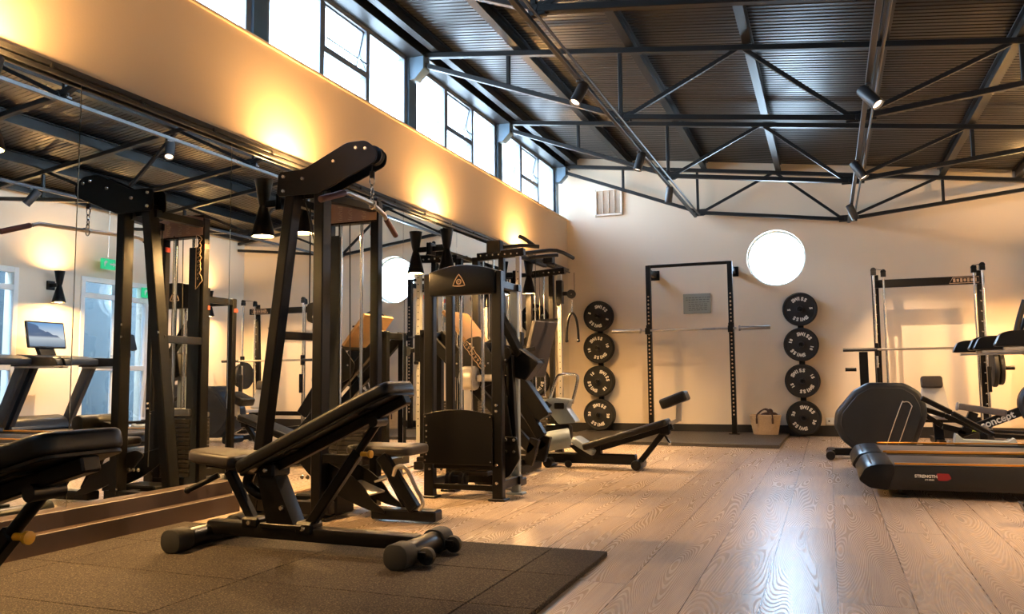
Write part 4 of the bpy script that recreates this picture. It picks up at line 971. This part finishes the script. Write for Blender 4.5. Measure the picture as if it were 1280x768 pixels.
for k in range(3): b.box((c[0]-.09+.09*k, c[1]-.004, c[2]), (.007, .02, .36), bevel=.001)
b.build('frame', M['vent'], t)
b = MB()
for k in range(22): b.box((c[0], c[1]+.004, c[2]-.17+.0162*k), (.37, .02, .003), (-.6, 0, 0), bevel=0)
b.box((c[0], YB-.003, c[2]), (.37, .004, .36), bevel=0); b.build('louvres', M['vent'], t)
for i, (x, y, z, lb) in enumerate(((.02, YB-.006, .2, 'small white socket low on the back wall beside the right plate column'), (.6, YB-.006, .32, 'small white socket low on the back wall behind the elliptical trainer'))):
    t = root('wall_socket', (x, YB, z-.045), lb, 'socket', 'sockets on the back wall')
    b = MB(); b.box((x, y, z), (.15, .012, .09), bevel=.003); f = b.build('plate', M['white_paint'], t)
    b = MB(); [b.box((x+s*.035, y-.0065, z), (.02, .002, .02), bevel=0) for s in (-1, 1)]; b.build('outlet', M['charcoal'], t)
# wicker basket
t = root('wicker_basket', (-.80, 11.35, .041), 'cream wicker basket with dark leather handles, at the foot of the back wall', 'basket')
b = MB(); bm = b.bm; n = 40; rings = []
for k in range(13):
    z = .041+.25*k/12; w = .155+.045*k/12; d = .10+.03*k/12; R_ = []
    for j in range(n):
        a = 2*PI*j/n; wob = 1+.018*((j+k) % 2); ca, sa_ = math.cos(a), math.sin(a)
        R_.append(bm.verts.new((-.80+w*wob*math.copysign(abs(ca)**.6, ca), 11.35+d*wob*math.copysign(abs(sa_)**.6, sa_), z)))
    rings.append(R_)
for k in range(12, -1, -1):
    R_ = [bm.verts.new(v.co+V((-(v.co.x+.80)*.07, -(v.co.y-11.35)*.09, .008 if k else .012))) for v in rings[k]]
    if k in (12, 6, 0): rings.append(R_)
for A, B in zip(rings, rings[1:]):
    for j in range(n): bm.faces.new((A[j], A[(j+1) % n], B[(j+1) % n], B[j]))
bm.faces.new(rings[0]); bm.faces.new(rings[-1][::-1])
b.build('body', M['wicker'], t, angle=60)
for s in (-1, 1):
    b = MB(); y = 11.35+s*.135; b.tube([(-.90, y, .24), (-.89, y, .31), (-.80, y-s*.04, .37), (-.71, y, .31), (-.70, y, .24)], .009, 8, 5)
    for x in (-.90, -.70): b.box((x, y+s*.004, .22), (.025, .01, .07), bevel=.003)
    b.build('handle', M['leather'], t)
tw = MB(); tw.ball((-.78, 11.36, .285), .075, (1.1, .9, .6)); tw.ball((-.70, 11.34, .29), .06, (1, 1, .7)); tw.ball((-.74, 11.38, .335), .04)
tw.thing('dark_glove', M['leather'], 'dark brown glove lying in the wicker basket', 'glove')
# small things on the floor by the right plate column
b = MB(); b.tube([(.13, 11.55, .30), (.16, 11.4, .02), (.25, 11.2, .008), (.22, 10.8, .008), (.35, 10.3, .008), (.3, 9.7, .008)], .005, 8, 6)
b.thing('power_cable', M['rubber'], 'thin black power cable running over the floor behind the treadmills', 'cable')

# ------------------------------------------------------------------ smith machine
t = root('smith_machine', (1.15, 11.1, 0), 'tall smith machine with chrome guide rods at the right of the back wall', 'gym machine')
for i, x in enumerate((.60, 1.78)):
    s = 1 if i else -1
    b = MB(); b.bar((x+.10*(-s)*0+.0, 11.45, .0), (x, 11.35, 2.08), .06, .08, up=(1, 0, 0)); b.bar((x, 11.40, .05), (x, 10.65, .05), .08, .07); b.build('side_frame', M['black'], t)
    for dx, dy in ((-.035, -.35), (.09*(-s), -.12)):
        b = MB(); b.cyl((x+dx, 11.30+dy, .10), (x+dx, 11.30+dy, 2.06), .015, seg=14); b.build('guide_rod', M['chrome'], t)
    b = MB()
    for dx, dy in ((-.035, -.35), (.09*(-s), -.12)): b.lathe([(0, -.014), (.032, -.016), (.027, 0), (.032, .016), (0, .014)], (x+dx, 11.30+dy, 2.10), (0, 1, 0), 22); b.box((x+dx, 11.30+dy, 2.06), (.06, .05, .05))
    b.bar((x-.035, 10.95, 2.12), (x-.09*s, 11.18, 2.12), .008, .008); b.build('top_pulley', M['black_gloss'], t)
    b = MB()
    for k in range(12): b.cyl((x+.0, 11.33, .45+.125*k), (x-.02, 11.25, .45+.125*k), .007, seg=8)
    b.split('safety_peg', M['steel'], t)
    b = MB(); b.box((x-.035, 10.95, 1.12), (.05, .06, .16), bevel=.006); b.box((x-.03, 10.92, .75), (.04, .06, .3), bevel=.006); b.build('carriage', M['black_gloss'], t)
b = MB(); b.bar((.58, 11.2, 1.95), (1.80, 11.2, 1.95), .06, .10, bevel=.006); cb = b.build('header_beam', M['black'], t)
b = MB(); y = 11.165
out = [(1.42, 1.915), (1.46, 1.985), (1.74, 1.985), (1.74, 1.915)]
b.tube([(x, y, z) for x, z in out], .004, 6, closed=True)
for k in range(7): b.box((1.475+.038*k, y, 1.95), (.026, .003, .045-.01*(k % 2)), bevel=0)
b.build('printed_name', M['ink_brown'], cb)
b = MB(); b.cyl((.20, 10.93, 1.12), (2.12, 10.93, 1.12), .0145, seg=16); b.build('bar', M['steel'], t)
for xa, xb in ((.18, .57), (1.80, 2.14)): b = MB(); b.cyl((xa, 10.93, 1.12), (xb, 10.93, 1.12), .022, seg=18); b.build('sleeve', M['charcoal'], t)
b = MB(); b.bar((.42, 11.2, .40), (.42, 11.2, 1.10), .10, .10, up=(1, 0, 0)); b.cyl((.33, 11.12, .88), (.20, 11.12, .88), .024, seg=14); b.build('plate_holder', M['black'], t)
b = MB(); b.cyl((1.81, 11.12, .88), (2.05, 11.12, .88), .024, seg=14); b.bar((.56, 11.42, .25), (1.82, 11.42, .25), .06, .07); b.build('rear_crossbar', M['black'], t)
for k, (x, r_) in enumerate(((1.835, .225), (1.90, .20))):
    b = MB(); b.lathe([(.026, -.025), (r_-.01, -.025), (r_, -.015), (r_, .015), (r_-.01, .025), (.026, .025)], (x, 11.12 if k == 0 else 11.12, .88), (1, 0, 0), 40)
    b.cyl((x-.03, 11.12 if k == 0 else 11.12, .88), (x+.03, 11.12 if k == 0 else 11.12, .88), .027, seg=16)
    b.thing('weight_plate', M['rubber'], ('black weight plate seen edge on at the right post of the smith machine, outer one', 'black weight plate seen edge on at the right post of the smith machine, inner one')[k], 'weight plate', 'plates on the smith machine')
# bench inside the smith machine
t = root('upright_bench', (1.15, 10.5, 0), 'small grey adjustable bench with raised back, inside the smith machine', 'weight bench')
b = pad(rpoly([(-.16, 0), (-.11, .38), (-.09, .42), (.09, .42), (.11, .38), (.16, 0)], .03), (1.13, 10.62, .36), (1, 0, 0), (0, .3, .95), .06); b.build('backrest', M['silver'], t)
b = pad(rrect(-.115, -.07, .115, .07, .03), (1.12, 10.70, .72), (1, 0, 0), (0, .3, .95), .08); b.build('head_pad', M['vinyl_brown'], t)
b = pad(rpoly([(-.17, -.16), (.17, -.16), (.13, .16), (-.13, .16)], .04), (1.14, 10.38, .335), (1, 0, 0), (0, -1, 0), .05); b.build('seat', M['silver'], t)
b = MB(); b.bar((1.14, 10.4, .05), (1.14, 10.5, .30), .10, .09); b.bar((1.14, 10.1, .05), (1.14, 11.0, .05), .07, .07); b.box((1.14, 10.1, .04), (.4, .07, .06), bevel=.01); b.build('base', M['black'], t)

# ------------------------------------------------------------------ treadmills
def make_treadmill(label):
    r = root('treadmill', (0, 0, 0), label, 'treadmill', 'treadmills in a row along the right wall', local=True)
    # local: rear end at x=0, near side at y=0, width .78
    W_ = .86
    side = rpoly([(.0, .115), (.05, .195), (.12, .215), (1.95, .235), (2.02, .30), (2.10, .26), (2.10, .07), (.15, .055), (.06, .07)], .03)
    b = MB(); b.prism(side, (0, .03, 0), (1, 0, 0), (0, 0, 1), .06, .008, 2); b.build('side_panel', M['tread_side'], r)
    b = MB(); b.prism(side, (0, W_-.03, 0), (1, 0, 0), (0, 0, 1), .06, .008, 2); b.build('side_panel', M['tread_side'], r)
    b = MB(); b.prism(rpoly([(-.01, .115), (.04, .20), (.11, .222), (.22, .224), (.22, .18), (.18, .05), (.06, .062)], .025), (0, W_/2, 0), (1, 0, 0), (0, 0, 1), W_+.012, .008, 2); b.build('rear_cover', M['black_gloss'], r)
    b = MB(); b.box((1.05, W_/2, .205), (1.95, W_-.16, .02), bevel=.004); b.build('running_belt', M['belt'], r)
    b = MB(); b.box((1.05, W_/2, .13), (1.9, W_-.14, .10), bevel=.01); b.build('deck_frame', M['black'], r)
    for y in (.012, W_-.012):
        b = MB(); b.bar((.22, y, .228), (1.95, y, .247), .03, .012, bevel=.002); b.build('foot_rail', M['gold'], r)
    for x in (.25, 1.9):
        for y in (.1, W_-.1):
            b = MB(); b.lathe([(0, 0), (.05, 0), (.045, .012), (.012, .028), (.012, .08)], (x, y, 0), seg=20); b.build('levelling_foot', M['rubber'], r)
    b = MB(); b.prism(rpoly([(1.70, .22), (2.12, .22), (2.12, .34), (2.0, .40), (1.78, .36)], .05), (0, W_/2, 0), (1, 0, 0), (0, 0, 1), W_-.02, .02, 3); b.build('motor_hood', M['charcoal'], r)
    for y in (.02, W_-.02):
        b = MB(); b.prism(rpoly([(1.80, .15), (1.95, .15), (1.52, 1.03), (1.34, 1.03)], .01), (0, y, 0), (1, 0, 0), (0, 0, 1), .06, .01, 2); b.build('upright', M['charcoal'], r)
        b = MB(); b.prism(rpoly([(.84, 1.0), (.88, 1.085), (.93, 1.10), (1.52, 1.12), (1.60, 1.0)], .02), (0, y, 0), (1, 0, 0), (0, 0, 1), .085, .012, 3); b.build('handrail', M['black_gloss'], r)
        b = MB(); b.bar((.90, y, .985), (1.55, y, .99), .07, .02); b.build('rail_trim', M['silver'], r)
    b = MB(); b.prism(rpoly([(1.25, 1.02), (1.25, 1.09), (1.45, 1.13), (1.75, 1.15), (1.75, 1.02)], .02), (0, W_/2, 0), (1, 0, 0), (0, 0, 1), W_-.08, .012, 2); b.build('console', M['charcoal'], r)
    b = MB(); b.bar((1.69, W_/2, 1.12), (1.76, W_/2, 1.25), .22, .06); b.prism(rrect(-.27, -.17, .27, .17, .015), (1.74, W_/2, 1.40), (0, 1, 0), (.2, 0, 1), .03, .006); b.build('screen_housing', M['black_gloss'], r)
    b = MB(); b.prism(rrect(-.25, -.15, .25, .15, .004), V((1.74, W_/2, 1.40))+V((-.98, 0, .2)).normalized()*.0165, (0, 1, 0), (.2, 0, 1), .002, 0); b.build('screen', M['screen'], r)
    b = MB(); b.text('STRENGTH', .027, (.405, -.0015, .150), (1, 0, 0), (0, 0, 1), .0008, .0008); b.text('LTS SERIES', .012, (.425, -.0015, .128), (1, 0, 0), (0, 0, 1), .0008, .0003); b.build('lettering', M['ink'], r)
    b = MB(); b.prism(rpoly([(.475, .125), (.468, .172), (.54, .172), (.555, .14), (.53, .125)], .008), (0, -.001, 0), (1, 0, 0), (0, 0, 1), .003, 0); b.build('red_badge', M['red'], r)
    return r
tl = ['nearer treadmill, its whole side panel with the red badge showing', 'farther treadmill, mostly hidden behind the one with the red badge', ]
tm = make_treadmill(tl[0]); tm.location = (.17, 6.08, 0)
for k, y in ((1, 7.0),): dup(tm, (.15, y, 0), label=tl[k])

# ------------------------------------------------------------------ elliptical trainer with big octagonal housing
t = root('elliptical_trainer', (.5, 8.8, 0), 'elliptical trainer with a big dark octagonal housing behind the treadmills', 'exercise machine')
oc = rpoly([(.03, .32), (.05, .45), (.22, .66), (.36, .74), (.68, .735), (.80, .66), (.855, .54), (.86, .42), (.72, .06), (.24, .06), (.10, .18)], .035)
b = MB(); b.prism(oc, (0, 8.82, 0), (1, 0, 0), (0, 0, 1), .34, .035, 3); b.build('housing', M['charcoal'], t)
b = MB(); oi = [(.46+(x-.46)*.86, .40+(z-.40)*.86) for x, z in oc]; b.prism(oi, (0, 8.645, 0), (1, 0, 0), (0, 0, 1), .012, .004); sp_ = b.build('side_plate', M['charcoal'], t)
b = MB(); b.tube([(.47, 8.636, .08), (.63, 8.636, .52), (.66, 8.636, .555), (.70, 8.636, .555), (.725, 8.636, .52), (.715, 8.636, .48), (.57, 8.636, .08)], .004, 8, 5); b.build('outline_trim', M['steel'], sp_)
b = MB(); b.bar((.0, 8.65, .06), (.0, 9.0, .06), .06, .06); b.cyl((-.01, 8.50, .045), (-.01, 8.82, .045), .042, seg=18); b.cyl((-.01, 9.0, .045), (-.01, 9.04, .045), .042, seg=18); b.bar((0, 8.54, .06), (0, 9.0, .06), .03, .03); b.box((.12, 8.82, .06), (.3, .1, .07), bevel=.01); b.bar((.7, 8.82, .05), (2.05, 8.82, .05), .09, .07); b.build('base', M['black_gloss'], t)
for y, dz in ((8.56, 0), (9.06, .1)):
    b = MB(); b.bar((.80, y, .60-dz), (1.05, y, .46-dz*.5), .04, .05, bevel=.01); b.bar((1.05, y, .46-dz*.5), (1.38, y, .26), .04, .05, bevel=.01); b.bar((1.38, y, .26), (1.95, y, .24), .04, .045, bevel=.01); b.build('pedal_arm', M['black'], t)
    b = MB(); b.prism(rpoly([(1.05, .27), (1.07, .37), (1.13, .31), (1.48, .30), (1.53, .34), (1.56, .27), (1.50, .25)], .02), (0, y, -.09-dz), (1, 0, 0), (0, 0, 1), .15, .01); b.build('pedal', M['bluegrey'], t)
    b = MB(); b.tube([(1.92, y, .3), (1.84, y, .9), (1.70, y, 1.12), (1.72, y, 1.30), (1.78, y, 1.50)], .019, 12, 6); b.build('swing_arm', M['silver'], t)
    b = MB(); b.tube([(1.695, y, 1.14), (1.72, y, 1.30), (1.788, y, 1.52)], .026, 12, 4); b.tube([(1.72, y+.03, 1.18), (1.78, y+.06, 1.12), (1.86, y+.08, 1.2), (1.84, y+.08, 1.34), (1.78, y+.05, 1.42)], .018, 10, 5); b.build('grip', M['rubber'], t)
b = MB(); b.bar((2.0, 8.82, .05), (2.06, 8.82, 1.25), .09, .07, up=(0, 1, 0)); b.prism(rrect(-.16, -.12, .16, .12, .03), (2.03, 8.82, 1.36), (0, 1, 0), (.3, 0, 1), .05, .008); b.build('console_mast', M['charcoal'], t)

# ------------------------------------------------------------------ flywheel exercise bike
t = root('exercise_bike', (1.75, 10.0, 0), 'black exercise bike with a sloping lettered frame tube and grey saddle, beyond the treadmills', 'exercise machine')
yb = 9.9; o0 = V((1.30, yb, .19)); du = V((1, 0, .42)).normalized()
b = MB(); b.bar((.90, yb, .42), (1.12, yb, .26), .05, .05); b.bar((1.12, yb, .26), (1.34, yb, .20), .06, .06); b.bar(o0-du*.04, o0+du*.92, .06, .095, bevel=.01, seg=2); b.bar((1.34, yb, .20), (1.42, yb, .41), .08, .09); b.bar((1.2, yb, .06), (2.2, yb, .06), .07, .06); b.bar((1.5, yb, .06), (1.5, yb, .26), .07, .07)
fr = b.build('frame', M['black'], t)
b = MB(); n_ = V((-du.z, 0, du.x)); b.text('concept', .105, o0+du*.36+V((0, -.0315, 0))-n_*.0, du, n_, .001, .0025); b.build('lettering', M['ink'], fr)
b = MB(); b.prism([(-.035, -.03), (-.005, 0), (-.035, .03), (0, .02), (.03, .035), (.012, 0), (.03, -.035), (0, -.02)], o0+du*.10+V((0, -.032, 0)), du, n_, .002, 0); b.build('green_emblem', M['green'], fr)
b = pad(rpoly([(-.21, .05), (.0, .07), (.24, .11), (.24, -.11), (.0, -.07), (-.21, -.05)][::-1], .04), (1.48, yb, .44), (1, 0, -.16), (0, 1, 0), .07); b.build('saddle', M['saddle'], t)
b = MB(); b.cyl((1.26, yb, .475), (1.285, yb, .47), .048, seg=20, bevel=.01); b.build('saddle_nose', M['silver'], t)
b = MB(); b.lathe([(0, -.07), (.22, -.07), (.25, -.04), (.25, .04), (.22, .07), (0, .07)], (2.08, yb, .50), (0, 1, 0), 40); b.build('flywheel_cage', M['charcoal'], t)
b = MB(); b.tube([(1.87, yb-.15, 1.12), (1.85, yb-.17, 1.2), (1.91, yb-.19, 1.38)], .02, 10, 3); b.tube([(1.85, yb-.16, 1.14), (1.88, yb-.12, 1.05), (1.98, yb, 1.02), (1.88, yb+.12, 1.05), (1.85, yb+.16, 1.14), (1.91, yb+.19, 1.38)], .016, 10, 5); b.bar((1.95, yb, .5), (1.97, yb, 1.05), .05, .05); b.build('handlebar', M['black'], t)
b = MB(); b.cyl((1.50, yb-.06, .27), (1.50, yb-.14, .27), .012, seg=10); b.bar((1.50, yb-.09, .27), (1.62, yb-.09, .16), .02, .03); b.box((1.63, yb-.15, .15), (.10, .08, .025), bevel=.005); b.build('crank', M['steel'], t)
# black steel foot of a machine standing nearest the right edge
t = root('exercise_machine', (1.12, 5.25, 0), 'black steel machine foot with rubber toe, cut off by the right edge of the view', 'gym machine')
b = MB(); b.bar((.985, 5.2, .06), (1.35, 5.2, .55), .06, .05, bevel=.006); b.build('leaning_leg', M['bluegrey'], t)
b = MB(); b.prism(rpoly([(.94, .13), (1.0, .0), (1.12, .0), (1.12, .06), (1.02, .11)], .015), (0, 5.2, 0), (1, 0, 0), (0, 0, 1), .12, .008); b.bar((1.05, 5.2, .03), (1.6, 5.2, .03), .08, .05); b.bar((1.35, 5.2, .55), (1.5, 5.2, .03), .05, .05); b.build('foot', M['black_gloss'], t)

# ------------------------------------------------------------------ daylight
w = bpy.data.worlds.new('daylight'); scene.world = w; w.use_nodes = True
nt = w.node_tree; bg = nt.nodes['Background']
tc = nt.nodes.new('ShaderNodeTexCoord'); sep = nt.nodes.new('ShaderNodeSeparateXYZ'); nt.links.new(tc.outputs['Generated'], sep.inputs[0])
cr = nt.nodes.new('ShaderNodeValToRGB'); nt.links.new(sep.outputs['Z'], cr.inputs[0])
cr.color_ramp.elements[0].position = 0; cr.color_ramp.elements[0].color = (.62, .80, 1, 1)
cr.color_ramp.elements[1].position = .8; cr.color_ramp.elements[1].color = (.36, .58, .95, 1)
nt.links.new(cr.outputs[0], bg.inputs['Color']); bg.inputs['Strength'].default_value = 10.5
def portal(loc, rot, sx, sy):
    l = bpy.data.lights.new('daylight_portal', 'AREA'); l.shape = 'RECTANGLE'; l.size = sx; l.size_y = sy; l.cycles.is_portal = True
    o = bpy.data.objects.new('daylight_portal', l); COL.objects.link(o); o.location = loc; o.rotation_euler = rot
portal((XM-.25, (YF+YB)/2, 3.57), (0, -PI/2, 0), .8, YB-YF)
portal((RC[0], YB+.2, RC[1]), (-PI/2, 0, 0), .8, .8)
for a, c in DO: portal((XR+.2, (a+c)/2, 1.15), (0, PI/2, 0), 2.2, c-a)

# ------------------------------------------------------------------ camera
f, yaw, pit, roll, h = 1020.0, math.radians(21.08569), math.radians(4.84424), math.radians(-.50873), .835
Fv = V((-math.sin(yaw)*math.cos(pit), math.cos(yaw)*math.cos(pit), math.sin(pit)))
Rv = V((math.cos(yaw), math.sin(yaw), 0)); Uv = Rv.cross(Fv)
R2 = Rv*math.cos(roll)+Uv*math.sin(roll); U2 = -Rv*math.sin(roll)+Uv*math.cos(roll)
cam = bpy.data.cameras.new('camera'); cam.sensor_width = 36; cam.lens = 36*f/1280; cam.clip_start = .05; cam.clip_end = 100
co = bpy.data.objects.new('camera', cam); COL.objects.link(co)
mx = Matrix((R2, U2, -Fv)).transposed().to_4x4(); mx.translation = V((0, 0, h)); co.matrix_world = mx
scene.camera = co
vs = scene.view_settings; vs.view_transform = 'Standard'; vs.look = 'None'; vs.gamma = 1; vs.use_curve_mapping = False; vs.exposure = 1.78
